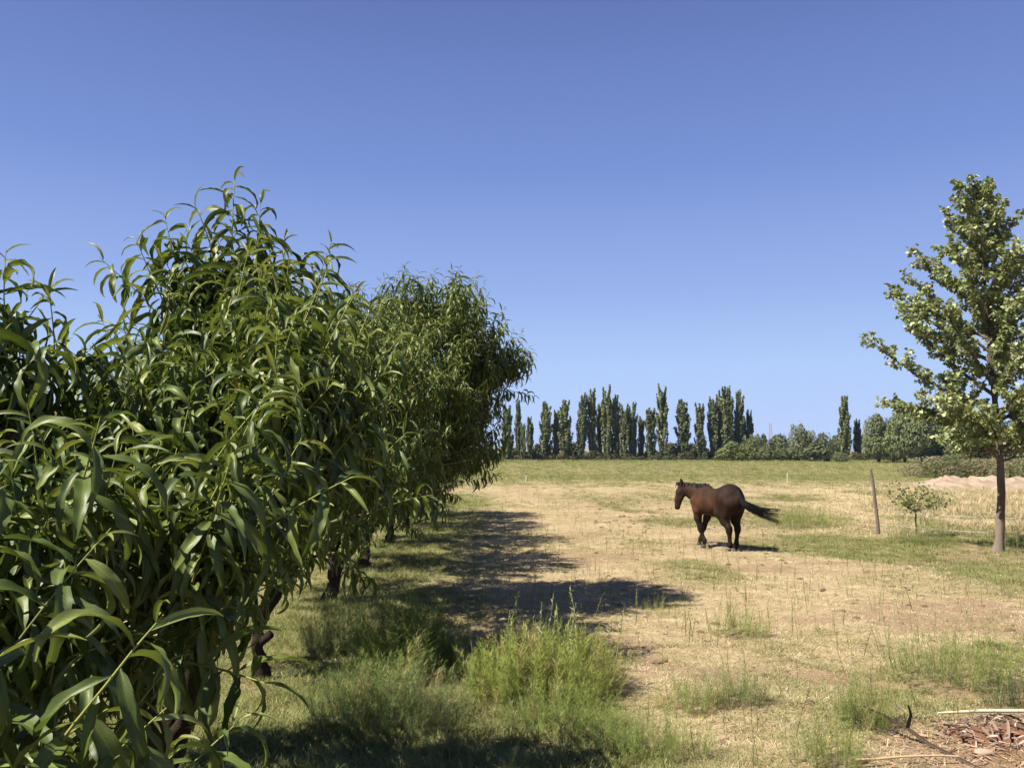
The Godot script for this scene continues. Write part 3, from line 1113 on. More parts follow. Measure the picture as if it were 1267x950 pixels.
func horse() -> void:
	rng.seed = 12
	var at := Vector3(4.27, 0, -17.42)
	at.y = ground_y(at.x, at.z) - 0.002
	var root := thing("horse", at, "dark bay horse walking away across the dry field with its tail blown sideways", "horse")
	root.rotation.y = deg_to_rad(110.0)
	root.scale = Vector3.ONE * 0.955
	var turn := Vector3(0.62, 0, -0.785)
	var poll := Vector3(0.95, 1.33, -0.25)
	var n := func(f: float, y: float) -> Vector3: return poll + turn * f + Vector3.UP * y
	var bones := [
		[Vector3(0.60, 0.98, 0), 0.20, Vector3(0.34, 1.04, 0), 0.295, 0.86],
		[Vector3(0.34, 1.04, 0), 0.295, Vector3(0.0, 1.015, 0), 0.298, 0.92],
		[Vector3(0.0, 1.015, 0), 0.298, Vector3(-0.32, 1.07, 0), 0.29, 0.95],
		[Vector3(-0.32, 1.09, 0), 0.28, Vector3(-0.56, 1.16, 0), 0.285, 0.95],
		[Vector3(-0.56, 1.15, 0), 0.28, Vector3(-0.70, 1.06, 0), 0.215, 1.05],
		[Vector3(0.46, 1.22, 0), 0.19, Vector3(0.26, 1.24, 0), 0.16, 0.6],
		[Vector3(0.52, 1.12, 0), 0.235, Vector3(0.78, 1.22, -0.11), 0.165, 0.62],
		[Vector3(0.78, 1.22, -0.11), 0.165, poll + Vector3(-0.02, -0.03, 0.01), 0.105, 0.68],
		[n.call(0.0, -0.03), 0.085, n.call(0.06, -0.12), 0.085, 0.85],
		[n.call(0.06, -0.12), 0.085, n.call(0.115, -0.30), 0.062, 0.8],
		[n.call(0.115, -0.30), 0.060, n.call(0.13, -0.47), 0.052, 0.8],
		[n.call(-0.02, -0.14), 0.085, n.call(0.02, -0.22), 0.070, 0.7],
		[n.call(0.02, -0.22), 0.066, n.call(0.085, -0.47), 0.042, 0.75],
		[Vector3(0.52, 1.02, -0.13), 0.155, Vector3(0.44, 0.84, -0.155), 0.115],
		[Vector3(0.52, 1.02, 0.13), 0.155, Vector3(0.44, 0.84, 0.155), 0.115],
		[Vector3(0.44, 0.84, -0.155), 0.112, Vector3(0.46, 0.66, -0.155), 0.078],
		[Vector3(0.46, 0.66, -0.155), 0.078, Vector3(0.42, 0.43, -0.115), 0.053],
		[Vector3(0.42, 0.45, -0.115), 0.056, Vector3(0.41, 0.39, -0.11), 0.050],
		[Vector3(0.41, 0.39, -0.11), 0.043, Vector3(0.33, 0.17, -0.075), 0.037],
		[Vector3(0.33, 0.17, -0.075), 0.046, Vector3(0.35, 0.07, -0.075), 0.042],
		[Vector3(0.44, 0.84, 0.155), 0.112, Vector3(0.54, 0.66, 0.14), 0.078],
		[Vector3(0.54, 0.66, 0.14), 0.078, Vector3(0.63, 0.44, 0.11), 0.053],
		[Vector3(0.63, 0.46, 0.11), 0.056, Vector3(0.64, 0.40, 0.105), 0.050],
		[Vector3(0.64, 0.40, 0.105), 0.043, Vector3(0.71, 0.17, 0.07), 0.037],
		[Vector3(0.71, 0.17, 0.07), 0.046, Vector3(0.75, 0.07, 0.07), 0.042],
		[Vector3(-0.56, 1.10, -0.13), 0.205, Vector3(-0.47, 0.86, -0.17), 0.15],
		[Vector3(-0.56, 1.10, 0.13), 0.205, Vector3(-0.45, 0.86, 0.17), 0.15],
		[Vector3(-0.70, 1.02, -0.12), 0.15, Vector3(-0.62, 0.80, -0.15), 0.11],
		[Vector3(-0.70, 1.02, 0.12), 0.15, Vector3(-0.60, 0.80, 0.15), 0.11],
		[Vector3(-0.47, 0.84, -0.17), 0.14, Vector3(-0.58, 0.66, -0.155), 0.092],
		[Vector3(-0.58, 0.66, -0.155), 0.092, Vector3(-0.70, 0.52, -0.14), 0.060],
		[Vector3(-0.70, 0.54, -0.14), 0.060, Vector3(-0.70, 0.46, -0.135), 0.056],
		[Vector3(-0.70, 0.46, -0.135), 0.050, Vector3(-0.71, 0.18, -0.13), 0.040],
		[Vector3(-0.71, 0.18, -0.13), 0.050, Vector3(-0.675, 0.07, -0.13), 0.044],
		[Vector3(-0.45, 0.84, 0.17), 0.14, Vector3(-0.53, 0.66, 0.15), 0.092],
		[Vector3(-0.53, 0.66, 0.15), 0.092, Vector3(-0.62, 0.52, 0.13), 0.060],
		[Vector3(-0.62, 0.54, 0.13), 0.060, Vector3(-0.62, 0.46, 0.13), 0.056],
		[Vector3(-0.62, 0.46, 0.13), 0.050, Vector3(-0.58, 0.18, 0.12), 0.040],
		[Vector3(-0.58, 0.18, 0.12), 0.050, Vector3(-0.54, 0.07, 0.12), 0.044],
		[Vector3(-0.74, 1.26, 0), 0.08, Vector3(-0.87, 1.16, 0.01), 0.05],
	]
	var body := skin(bones, Vector3(-1.02, 0.0, -0.48), Vector3(1.34, 1.56, 0.44), 0.021, 0.055, horse_paint)
	obj("body", body.mesh(M.coat), root)
	for h in [Vector3(0.365, 0, -0.075), Vector3(0.765, 0, 0.07), Vector3(-0.66, 0, -0.13), Vector3(-0.525, 0, 0.12)]:
		var hoof := Shape.new()
		hoof.tube(PackedVector3Array([h + Vector3(0.012, 0.0, 0), h + Vector3(0, 0.045, 0), h + Vector3(-0.012, 0.085, 0)]), PackedFloat32Array([0.064, 0.056, 0.046]), 14, Color(0.05, 0.042, 0.036))
		obj("hoof", hoof.mesh(M.horn), root)
	var band := Shape.new()
	var bp := Vector3(-0.692, 0.118, -0.13)
	band.tube(PackedVector3Array([bp + Vector3(0.006, -0.014, 0), bp, bp + Vector3(-0.006, 0.014, 0)]), PackedFloat32Array([0.05, 0.051, 0.05]), 14, Color(0.20, 0.175, 0.155))
	obj("pale_pastern", band.mesh(M.coat), root)
	var side := turn.cross(Vector3.UP).normalized()
	for e in [-1.0, 1.0]:
		var ear := Shape.new()
		var foot: Vector3 = poll + side * 0.05 * e + Vector3(-0.01, 0.03, 0)
		ear.tube(PackedVector3Array([foot, foot + Vector3.UP * 0.06 + side * 0.02 * e, foot + Vector3.UP * 0.12 + side * 0.022 * e + turn * 0.02, foot + Vector3.UP * 0.165 + side * 0.012 * e + turn * 0.035]), PackedFloat32Array([0.026, 0.034, 0.022, 0.003]), 9, Color(0.022, 0.014, 0.011))
		obj("ear", ear.mesh(M.coat), root)
		var eye := Shape.new()
		eye.lump(poll + turn * 0.075 + side * 0.068 * e + Vector3.UP * -0.125, Vector3(0.02, 0.017, 0.02), Color(0.01, 0.008, 0.007), bump_noise, 0.0)
		obj("eye", eye.mesh(M.eye), root)
		var nostril := Shape.new()
		nostril.lump(poll + turn * 0.155 + side * 0.036 * e + Vector3.UP * -0.465, Vector3(0.014, 0.02, 0.014), Color(0.006, 0.005, 0.005), bump_noise, 0.0)
		obj("nostril", nostril.mesh(M.eye), root)
	var mane := Shape.new()
	var crest := [Vector3(0.30, 1.40, 0.0), Vector3(0.46, 1.40, -0.01), Vector3(0.62, 1.385, -0.03), Vector3(0.76, 1.39, -0.10), Vector3(0.87, 1.41, -0.18), Vector3(0.96, 1.42, -0.25), Vector3(1.02, 1.39, -0.32)]
	var crest_line := PackedVector3Array()
	for c in crest:
		crest_line.append((c as Vector3) - Vector3.UP * 0.02)
	mane.tube(crest_line, PackedFloat32Array([0.012, 0.026, 0.03, 0.032, 0.032, 0.03, 0.014]), 7, Color(0.016, 0.012, 0.011))
	for k in 240:
		var q := rnd(0.0, 5.99)
		var foot: Vector3 = (crest[int(q)] as Vector3).lerp(crest[int(q) + 1], q - int(q)) + ball() * 0.018 - Vector3.UP * 0.015
		var over := Vector3(rnd(-0.05, 0.03), rnd(0.0, 0.03), rnd(0.01, 0.07)) * 1.1
		var fall := over + Vector3(rnd(-0.06, 0.0), rnd(-0.20, -0.08), rnd(0.01, 0.06))
		if rng.randf() < 0.35:
			fall.z = -fall.z * 0.7
			over.z = -over.z
			fall.y *= 0.6
		mane.tube(PackedVector3Array([foot, foot + over, foot + over * 0.6 + fall * 0.6, foot + fall]), PackedFloat32Array([0.010, 0.013, 0.009, 0.002]), 4, tone(Color(0.016, 0.012, 0.011), 0.3))
	obj("mane", mane.mesh(M.hair), root)
	var right := Vector3(-0.326, 0, 0.946)
	var dock := Vector3(-0.82, 1.30, 0.0)
	var tail := Shape.new()
	for k in 160:
		var sp := ball()
		var u := 0.55 + 0.45 * sqrt(rng.randf())
		var drop := rnd(-0.5, 0.5)
		var pts := PackedVector3Array()
		var rad := PackedFloat32Array()
		for j in 9:
			var q := j / 8.0 * u
			var along := right * (0.03 * q + 0.92 * pow(q, 1.7)) + Vector3(-0.13 * sin(PI * minf(q * 1.5, 1.0)), -0.50 * pow(q, 0.5) - 0.05 * q, 0)
			var w := 0.020 + 0.046 * sin(PI * minf(q * 1.2, 1.0))
			pts.append(dock + along + sp * w + Vector3.UP * (drop * 0.40 * q * q + 0.012 * sin(q * 9.0 + k)))
			rad.append(lerpf(0.0095, 0.0018, j / 8.0))
		tail.tube(pts, rad, 4, tone(Color(0.014, 0.0115, 0.011), 0.35))
	obj("tail", tail.mesh(M.hair), root)


# ------------------------------------------------------------------ grass, weeds and litter
func tuft(seed_: int, blades: int, tall: float, spread: float, w: float, flat: float) -> ArrayMesh:
	rng.seed = seed_
	var s := Shape.new()
	for k in blades:
		var a := rnd(0, TAU)
		var o := Vector3(cos(a), 0, sin(a))
		var h := tall * rnd(0.45, 1.1)
		var at := o.rotated(Vector3.UP, rnd(-1, 1)) * spread * sqrt(rng.randf())
		var up := Vector3.UP * h * (1.0 - flat) + o * h * flat * rnd(0.4, 1.0)
		var lean := o * h * rnd(0.15, 0.7) - Vector3.UP * h * rnd(0.05, 0.3) * (1.0 - flat * 0.6)
		var b := rnd(0.8, 1.15)
		s.blade(at - Vector3.UP * 0.01, up, lean, w * rnd(0.6, 1.2), Color(b * 0.85, b * 0.85, b * 0.8), Color(b * 1.1, b * 1.08, b))
	return s.mesh(M.grass)


func feather(seed_: int, tall: float, dense: int, leaf: float) -> ArrayMesh:
	# one weed stem with side shoots and many thread-like leaves
	rng.seed = seed_
	var s := Shape.new()
	var lean := Vector3(rnd(-0.2, 0.2), 0, rnd(-0.2, 0.2)) * tall
	s.blade(Vector3.ZERO, Vector3.UP * tall, lean, 0.006, Color(0.9, 0.85, 0.7), Color(1, 1, 0.9), 3)
	var fat := 1.4
	for k in dense:
		var q := rnd(0.15, 1.0)
		var at := Vector3.UP * tall * q + lean * q * q
		var a := rnd(0, TAU)
		var o := Vector3(cos(a), rnd(0.5, 1.3), sin(a)).normalized()
		var l := leaf * rnd(0.5, 1.2) * (1.25 - q * 0.6)
		var b := rnd(0.8, 1.2)
		s.blade(at, o * l, Vector3(o.x, -0.25, o.z) * l * 0.25, 0.0055 * fat, Color(b * 0.9, b * 0.9, b * 0.85), Color(b * 1.05, b * 1.05, b * 0.9), 1)
		if k % 3 == 0:
			var m := at + o * l * 0.55
			for i in 2:
				var e := (o + ball() * 0.8).normalized() * l * 0.45
				s.blade(m, e, Vector3.DOWN * 0.004, 0.005 * fat, Color(b, b, b * 0.9), Color(b * 1.1, b * 1.1, b), 1)
	return s.mesh(M.grass)


func scatter_grass() -> void:
	var dry: Array[ArrayMesh] = []
	var lush: Array[ArrayMesh] = []
	for k in 3:
		dry.append(tuft(60 + k, 16, 0.085, 0.085, 0.0045, 0.72))
		lush.append(tuft(70 + k, 16, 0.12, 0.07, 0.005, 0.30))
	var stalk := feather(81, 0.26, 14, 0.035)
	var dry_at: Array = [[], [], []]
	var lush_at: Array = [[], [], []]
	var stalk_at: Array[Transform3D] = []
	var stalk_tint := PackedColorArray()
	var dry_c: Array = [PackedColorArray(), PackedColorArray(), PackedColorArray()]
	var lush_c: Array = [PackedColorArray(), PackedColorArray(), PackedColorArray()]
	rng.seed = 2024
	# depth from, to, how many, size
	for band in [[2.6, 7.0, 26000, 1.0], [7.0, 12.0, 36000, 1.0], [12.0, 20.0, 48000, 1.15], [20.0, 36.0, 52000, 1.5], [36.0, 70.0, 52000, 2.3], [70.0, 166.0, 46000, 3.6], [138.0, 158.0, 9000, 6.5]]:
		for k in int(band[2]):
			var d := sqrt(lerpf(band[0] * band[0], band[1] * band[1], rng.randf()))
			var x := rnd(-0.70, 0.72) * (d + 1.2)
			if x < -5.0 and d < 40.0 and rng.randf() < 0.6:
				continue
			var z := -d
			var g := greenness(x, z)
			var b := bareness(x, z)
			var pick := rng.randf()
			if pick < b * 0.82:
				continue
			var at := Vector3(x, ground_y(x, z), z)
			var v := rng.randi() % 3
			var tallgrass := 1.0
			if d > 20.0 and d < 50.0 and x > d * 0.36:
				tallgrass = 1.9      # high dry grass on the right
			if rng.randf() < g * 0.82:
				lush_at[v].append(upright(at, rnd(0, TAU), band[3] * rnd(0.55, 1.25) * (0.7 + g * 0.5), rnd(-0.2, 0.2)))
				lush_c[v].append(tone(Color(0.155, 0.195, 0.062).lerp(Color(0.30, 0.29, 0.125), rng.randf() * 0.85), 0.2, 0.1))
			else:
				dry_at[v].append(upright(at, rnd(0, TAU), band[3] * rnd(0.6, 1.3) * tallgrass, rnd(-0.25, 0.25)))
				dry_c[v].append(tone(Color(0.66, 0.56, 0.385).lerp(Color(0.48, 0.40, 0.23), rng.randf() * 0.9), 0.22, 0.07))
			if rng.randf() < 0.036 and d < 46.0 and x > -0.5:
				stalk_at.append(upright(at, rnd(0, TAU), rnd(0.4, 1.3), rnd(-0.25, 0.25)))
				stalk_tint.append(tone(Color(0.24, 0.215, 0.10).lerp(Color(0.17, 0.22, 0.07), rng.randf()), 0.3, 0.12))
	var reed := tuft(90, 14, 0.42, 0.22, 0.011, 0.3)
	var reed_at: Array[Transform3D] = []
	var reed_c := PackedColorArray()
	for k in 9000:
		var d := rnd(21.0, 50.0)
		var x := d * rnd(0.38, 0.78)
		var thick := smoothstep(0.40, 0.50, x / d) * (0.45 + 1.2 * patch_noise.get_noise_2d(x * 1.4, d * 1.4))
		if d > 40.0:
			thick *= 0.7
		if rng.randf() > thick:
			continue
		reed_at.append(upright(Vector3(x, ground_y(x, -d), -d), rnd(0, TAU), rnd(0.45, 1.25), rnd(-0.45, 0.45)))
		reed_c.append(tone(Color(0.55, 0.44, 0.31).lerp(Color(0.34, 0.31, 0.17), rng.randf()), 0.28, 0.08))
	tag(many("tall_dry_grass", reed, reed_at, reed_c), "tall pale dry grass on the right between the fence and the heap", "grass", "", "stuff")
	for v in 3:
		var w1: Array[Transform3D] = []
		w1.assign(dry_at[v])
		tag(many("dry_grass", dry[v], w1, dry_c[v]), "short dry straw coloured grass covering the field", "grass", "grass of the field", "stuff")
		var w2: Array[Transform3D] = []
		w2.assign(lush_at[v])
		tag(many("green_grass", lush[v], w2, lush_c[v]), "green grass along the orchard row and across the far field", "grass", "grass of the field", "stuff")
	tag(many("weed_stalks", stalk, stalk_at, stalk_tint), "thin upright weed stalks standing scattered over the dry field", "weeds", "", "stuff")


func weed_clump(called: String, x: float, d: float, w: float, h: float, count: int, m: Array[ArrayMesh], c1: Color, c2: Color, label: String, category := "weeds") -> Node3D:
	var where: Array = [[], []]
	var tint: Array = [PackedColorArray(), PackedColorArray()]
	var base := Vector3(x, ground_y(x, -d), -d)
	for k in count:
		var a := rnd(0, TAU)
		var r := sqrt(rng.randf())
		var o := Vector3(cos(a) * r * w * 0.5, 0, sin(a) * r * w * 0.42)
		o.y = ground_y(x + o.x, -d + o.z) - base.y
		var tall := h * (1.08 - 0.5 * r * r) * rnd(0.65, 1.1)
		var t := upright(o, rnd(0, TAU), tall)
		t.basis = Basis(Vector3(-sin(a), 0, cos(a)), -0.35 * r * rnd(0.3, 1.2)) * t.basis
		var v := rng.randi() % 2
		where[v].append(t)
		var mixed := clampf(0.5 + 0.5 * cos(a) * r + rnd(-0.35, 0.35), 0.0, 1.0)
		tint[v].append(tone(c1.lerp(c2, mixed) if rng.randf() < 0.88 else Color(0.40, 0.33, 0.17), 0.24, 0.08))
	var root := thing(called, base, label, category, "weed clumps in the grass")
	for v in 2:
		var w2: Array[Transform3D] = []
		w2.assign(where[v])
		many("stems", m[v], w2, tint[v], root)
	return root


func weeds() -> void:
	var fine: Array[ArrayMesh] = [feather(101, 1.0, 64, 0.22), feather(102, 1.0, 64, 0.20)]
	var loose: Array[ArrayMesh] = [feather(103, 1.0, 34, 0.17), feather(104, 1.0, 30, 0.2)]
	rng.seed = 55
	var bright := Color(0.22, 0.28, 0.065)
	var gold := Color(0.32, 0.345, 0.095)
	var mid := Color(0.15, 0.205, 0.062)
	var grey := Color(0.17, 0.205, 0.085)
	var big := weed_clump("weed_clump", 0.27, 7.2, 1.35, 0.54, 440, fine, bright, gold, "largest bright yellow green weed clump with tall seed stalks, in front of the tree shade")
	var seed_heads := Shape.new()
	for k in 15:
		var a := Vector3(rnd(-0.62, 0.55), 0.0, rnd(-0.35, 0.25))
		var tip := a + Vector3(rnd(-0.14, 0.22), rnd(0.55, 0.92), rnd(-0.08, 0.08))
		seed_heads.tube(bow(a, tip, 0.0, 4, 0.012), falling(0.005, 0.002, 5), 4, Color(0.3, 0.31, 0.14))
		for i in 16:
			var q := rnd(0.62, 1.0)
			seed_heads.blade(a.lerp(tip, q), (ball() + Vector3.UP).normalized() * rnd(0.025, 0.05), Vector3.DOWN * 0.006, 0.013, Color(0.30, 0.33, 0.15), Color(0.38, 0.38, 0.2), 2)
	obj("seed_stalks", seed_heads.mesh(M.grass), big)
	weed_clump("weed_clump", -0.95, 7.75, 0.95, 0.66, 330, fine, mid, bright, "tall soft green weed clump left of the largest one")
	weed_clump("weed_clump", -1.72, 8.6, 0.8, 0.62, 230, loose, grey, mid, "grey green weed clump by the peach trunks in half shade")
	weed_clump("weed_clump", -0.95, 6.45, 1.2, 0.46, 330, fine, mid, grey, "low feathery weed clump at the edge of the front shade, left")
	weed_clump("weed_clump", 0.40, 6.35, 0.9, 0.32, 170, fine, mid, bright, "lower dark weed clump in front of the largest one, half in shade")
	weed_clump("weed_clump", 0.95, 5.75, 0.75, 0.36, 190, loose, mid, bright, "weed clump right of the front shade at the picture bottom")
	weed_clump("weed_clump", 1.42, 6.75, 0.55, 0.32, 150, loose, bright, mid, "left one of two small weed clumps in the dry grass at front")
	weed_clump("weed_clump", 1.82, 6.85, 0.5, 0.34, 150, loose, mid, grey, "right one of two small weed clumps in the dry grass at front")
	weed_clump("weed_clump", 2.55, 9.3, 0.65, 0.34, 150, loose, mid, gold, "small weed clump alone in the dry middle ground right of the shade")
	weed_clump("weed_clump", 3.95, 7.6, 1.15, 0.44, 260, loose, mid, bright, "thin upright weeds behind the wood chip heap")
	weed_clump("weed_clump", 2.62, 6.35, 0.42, 0.44, 110, loose, mid, bright, "narrow upright weed at the tip of the dead branch")
	weed_clump("weed_clump", 2.05, 5.55, 0.55, 0.34, 140, loose, mid, bright, "weed clump left of the dead branch at the picture bottom")
	weed_clump("weed_clump", 4.15, 6.75, 0.75, 0.36, 170, loose, Color(0.05, 0.085, 0.03), Color(0.09, 0.13, 0.045), "dark green weed patch at the right edge behind the white pole")
	weed_clump("weed_clump", -0.35, 5.3, 1.0, 0.30, 120, loose, mid, grey, "low weeds in the front shade at the picture bottom")
	weed_clump("weed_clump", 1.95, 10.6, 0.6, 0.24, 80, loose, gold, mid, "faint yellow weeds in the dry ground beyond the front clumps")
	weed_clump("weed_clump", 7.9, 22.5, 2.8, 0.62, 380, loose, mid, bright, "green weed patch on the right behind the horse tail")
	weed_clump("weed_clump", 9.1, 18.4, 1.6, 0.5, 240, loose, mid, grey, "green weeds left of the scarred trunk foot")
	weed_clump("weed_clump", 10.8, 17.6, 1.6, 0.55, 240, loose, mid, grey, "green weeds right of the scarred trunk foot")


# ------------------------------------------------------------------ small things
func fence() -> void:
	var at := Vector3(8.93, 0, -20.3)
	at.y = ground_y(at.x, at.z)
	var root := thing("wire_fence", at, "weathered leaning fence post with thin wires running off to the right", "fence")
	var post := Shape.new()
	post.tube(PackedVector3Array([Vector3(0.02, -0.1, 0), Vector3(0, 0.4, 0), Vector3(-0.05, 0.85, 0.02), Vector3(-0.07, 1.2, 0.02), Vector3(-0.12, 1.6, 0)]), PackedFloat32Array([0.048, 0.045, 0.042, 0.038, 0.030]), 10, Color(0.85, 0.74, 0.63), 0.5, bump_noise)
	obj("post", post.mesh(M.bark), root)
	for h in [0.28, 0.62]:
		var wire := Shape.new()
		var pts := PackedVector3Array()
		for k in 13:
			var q := k / 12.0
			pts.append(Vector3(8.4 * q, h - 0.10 * sin(PI * fposmod(q * 2.0, 1.0)), 4.6 * q))
		wire.tube(pts, falling(0.006, 0.006, 13), 5, Color(0.45, 0.44, 0.42))
		obj("wire", wire.mesh(M.wire), root)
	var far_post := Shape.new()
	far_post.tube(PackedVector3Array([Vector3(8.4, -0.1, 4.6), Vector3(8.42, 0.7, 4.6), Vector3(8.4, 1.45, 4.62)]), PackedFloat32Array([0.07, 0.065, 0.06]), 10, Color(0.52, 0.43, 0.34), 0.5, bump_noise)
	obj("post", far_post.mesh(M.bark), root)


func stake(x: float, d: float, h: float, label: String) -> void:
	var root := thing("stake", Vector3(x, ground_y(x, -d), -d), label, "stake", "white stakes in the field")
	var s := Shape.new()
	s.tube(PackedVector3Array([Vector3(0, -0.05, 0), Vector3(0.01, h * 0.5, 0), Vector3(0.03, h * 0.86, 0)]), PackedFloat32Array([0.02, 0.02, 0.02]), 8, Color(0.62, 0.60, 0.52))
	obj("shaft", s.mesh(M.wood), root)
	var c := Shape.new()
	c.tube(PackedVector3Array([Vector3(0.03, h * 0.86, 0), Vector3(0.035, h, 0)]), PackedFloat32Array([0.026, 0.022]), 8, Color(0.07, 0.06, 0.05))
	obj("cap", c.mesh(M.wood), root)


func sapling() -> void:
	rng.seed = 313
	var at := Vector3(9.78, 0, -20.1)
	at.y = ground_y(at.x, at.z) - 0.02
	var root := thing("sapling", at, "small sparse fruit sapling between the fence post and the scarred trunk", "sapling")
	var t := Shape.new()
	t.tube(bow(Vector3.ZERO, Vector3(0.0, 0.62, 0), 0.0, 5, 0.012), falling(0.024, 0.018, 6), 8, Color(0.26, 0.20, 0.15), 0.2, bump_noise)
	obj("trunk", t.mesh(M.bark), root)
	var where: Array[Transform3D] = []
	var tint := PackedColorArray()
	for b in 11:
		var az := b * 2.4
		var o := Vector3(cos(az), 0, sin(az))
		var tip := Vector3(0, 0.58, 0) + o * rnd(0.4, 0.8) + Vector3.UP * rnd(0.08, 0.72)
		var pts := bow(Vector3(0, 0.58, 0), tip, -0.05, 4, 0.02)
		var s := Shape.new()
		s.tube(pts, falling(0.010, 0.003, 5), 5, Color(0.28, 0.22, 0.16))
		obj("branch", s.mesh(M.bark), root)
		for i in 58:
			var q := rnd(0.35, 1.12)
			var c := pts[0].lerp(tip, q) + ball() * 0.12
			where.append(aim(c, (ball() + Vector3.UP * 0.2).normalized(), rnd(-1, 1), rnd(0.05, 0.085)))
			tint.append(tone(Color(0.19, 0.20, 0.08), 0.25, 0.1))
	many("foliage", broad_leaf(0.2, 0.2), where, tint, root)


func debris() -> void:
	rng.seed = 616
	# dead branch with a side twig
	var a := Vector3(2.62, 0, -6.3)
	a.y = ground_y(a.x, a.z)
	var root := thing("dead_branch", a, "long bare dead branch lying aslant at the lower right", "branch")
	var bark := Color(0.34, 0.26, 0.21)
	var s := Shape.new()
	var pts := PackedVector3Array([Vector3(0, 0.17, 0), Vector3(0.10, 0.14, 0.12), Vector3(0.19, 0.10, 0.28), Vector3(0.26, 0.05, 0.46), Vector3(0.36, 0.035, 0.78), Vector3(0.46, 0.03, 1.12), Vector3(0.55, 0.03, 1.5)])
	s.tube(pts, PackedFloat32Array([0.007, 0.009, 0.012, 0.013, 0.015, 0.017, 0.018]), 9, bark, 0.3, bump_noise, Color(0.92, 0.70, 0.58))
	obj("stick", s.mesh(M.bark), root)
	var tw := Shape.new()
	tw.tube(PackedVector3Array([pts[2], pts[2] + Vector3(0.02, 0.10, 0.02), pts[2] + Vector3(0.0, 0.17, 0.03)]), PackedFloat32Array([0.013, 0.010, 0.006]), 7, Color(0.10, 0.075, 0.06), 0.3, bump_noise)
	obj("side_twig", tw.mesh(M.bark), root)
	# thin dry stick
	var st := Shape.new()
	st.tube(bow(Vector3(-0.36, 0.03, 0.04), Vector3(0.36, 0.02, -0.05), 0.02, 5, 0.008), falling(0.009, 0.006, 6), 6, Color(0.44, 0.32, 0.19))
	var stick := obj("dry_stick", st.mesh(M.wood))
	stick.position = Vector3(2.56, ground_y(2.56, -5.5) + 0.01, -5.5)
	tag(stick, "thin pale dry stick lying across the earth below the dead branch", "stick")
	# pale pole behind the chips
	var pp := Vector3(3.75, 0, -6.42)
	pp.y = ground_y(pp.x, pp.z)
	var pole := Shape.new()
	pole.tube(PackedVector3Array([Vector3(-0.52, 0.055, 0.0), Vector3(-0.2, 0.07, 0.0), Vector3(0.3, 0.065, -0.02), Vector3(0.8, 0.06, -0.02), Vector3(1.4, 0.05, 0.0)]), PackedFloat32Array([0.008, 0.013, 0.015, 0.016, 0.017]), 9, Color(0.56, 0.47, 0.34), 0.15, bump_noise)
	var po := obj("wooden_pole", pole.mesh(M.wood))
	po.position = pp
	tag(po, "pale barkless pole lying behind the heap of wood chips", "pole")
	# heap of wood chips and dry bark: the biggest chips are things one can pick up
	var heap := thing("wood_chip_heap", Vector3(3.62, ground_y(3.62, -6.05), -6.05), "heap of curled brown wood chips and dry leaves at the lower right", "wood chips")
	var mound := Shape.new()
	mound.lump(Vector3(0, -0.02, 0), Vector3(0.50, 0.09, 0.30), Color(0.15, 0.08, 0.05), bump_noise, 0.5, 9, 18)
	obj("packed_chips", mound.mesh(M.earth), heap)
	var chips: Array[ArrayMesh] = []
	for k in 5:
		var c := Shape.new()
		var bend := rnd(0.3, 1.4)
		for j in 6:
			var q := j / 5.0
			var w := 0.085 * pow(sin(PI * clampf(q, 0.10, 0.92)), 0.5)
			var mid := Vector3(0, 0.16 * bend * q * (1 - q) * 2.0, q - 0.5)
			for u in [-1.0, 0.0, 1.0]:
				c.point(mid + Vector3(u * w, absf(u) * w * rnd(0.2, 0.6), 0), Color.WHITE)
		for j in 5:
			for i in 2:
				var x := j * 3 + i
				c.tri(x, x + 1, x + 4)
				c.tri(x, x + 4, x + 3)
		chips.append(c.mesh(M.wood))
	var shades: Array[StandardMaterial3D] = []
	for c in [Color(0.29, 0.22, 0.16), Color(0.21, 0.15, 0.11), Color(0.11, 0.078, 0.06), Color(0.38, 0.31, 0.235), Color(0.23, 0.155, 0.12)]:
		var m: StandardMaterial3D = M.wood.duplicate()
		m.albedo_color = c.linear_to_srgb()
		m.cull_mode = BaseMaterial3D.CULL_DISABLED
		shades.append(m)
	for k in 300:
		var r := sqrt(rng.randf())
		var an := rnd(0, TAU)
		var p := Vector3(cos(an) * r * 0.56, 0, sin(an) * r * 0.34)
		p.y = 0.085 * sqrt(maxf(0.0, 1.0 - r * r * 0.95)) + rnd(0.0, 0.03)
		var o := obj("chip", chips[k % 5], heap)
		o.transform = aim(p, Vector3(rnd(-1, 1), rnd(-0.25, 0.45), rnd(-1, 1)), rnd(-1.2, 1.2), 0.035 + 0.10 * pow(rng.randf(), 1.6))
		o.material_override = shades[rng.randi() % 5]
	# loose bits round the heap, all over the bare earth
	var where: Array[Transform3D] = []
	var tint := PackedColorArray()
	for k in 2800:
		var x := rnd(2.3, 4.9)
		var d := rnd(4.6, 6.5)
		if rng.randf() < 0.5:
			x = 3.62 + rng.randfn() * 0.42
			d = clampf(6.05 + rng.randfn() * 0.30, 4.7, 6.5)
		where.append(aim(Vector3(x, ground_y(x, -d) + 0.008, -d), Vector3(rnd(-1, 1), rnd(-0.1, 0.15), rnd(-1, 1)), rnd(-0.5, 0.5), rnd(0.015, 0.075)))
		tint.append(tone(Color(0.28, 0.19, 0.125), 0.5, 0.12))
	tag(many("loose_chips", chips[1], where, tint), "loose chips, bark bits and dry leaves strewn over the reddish earth", "wood chips", "", "stuff")
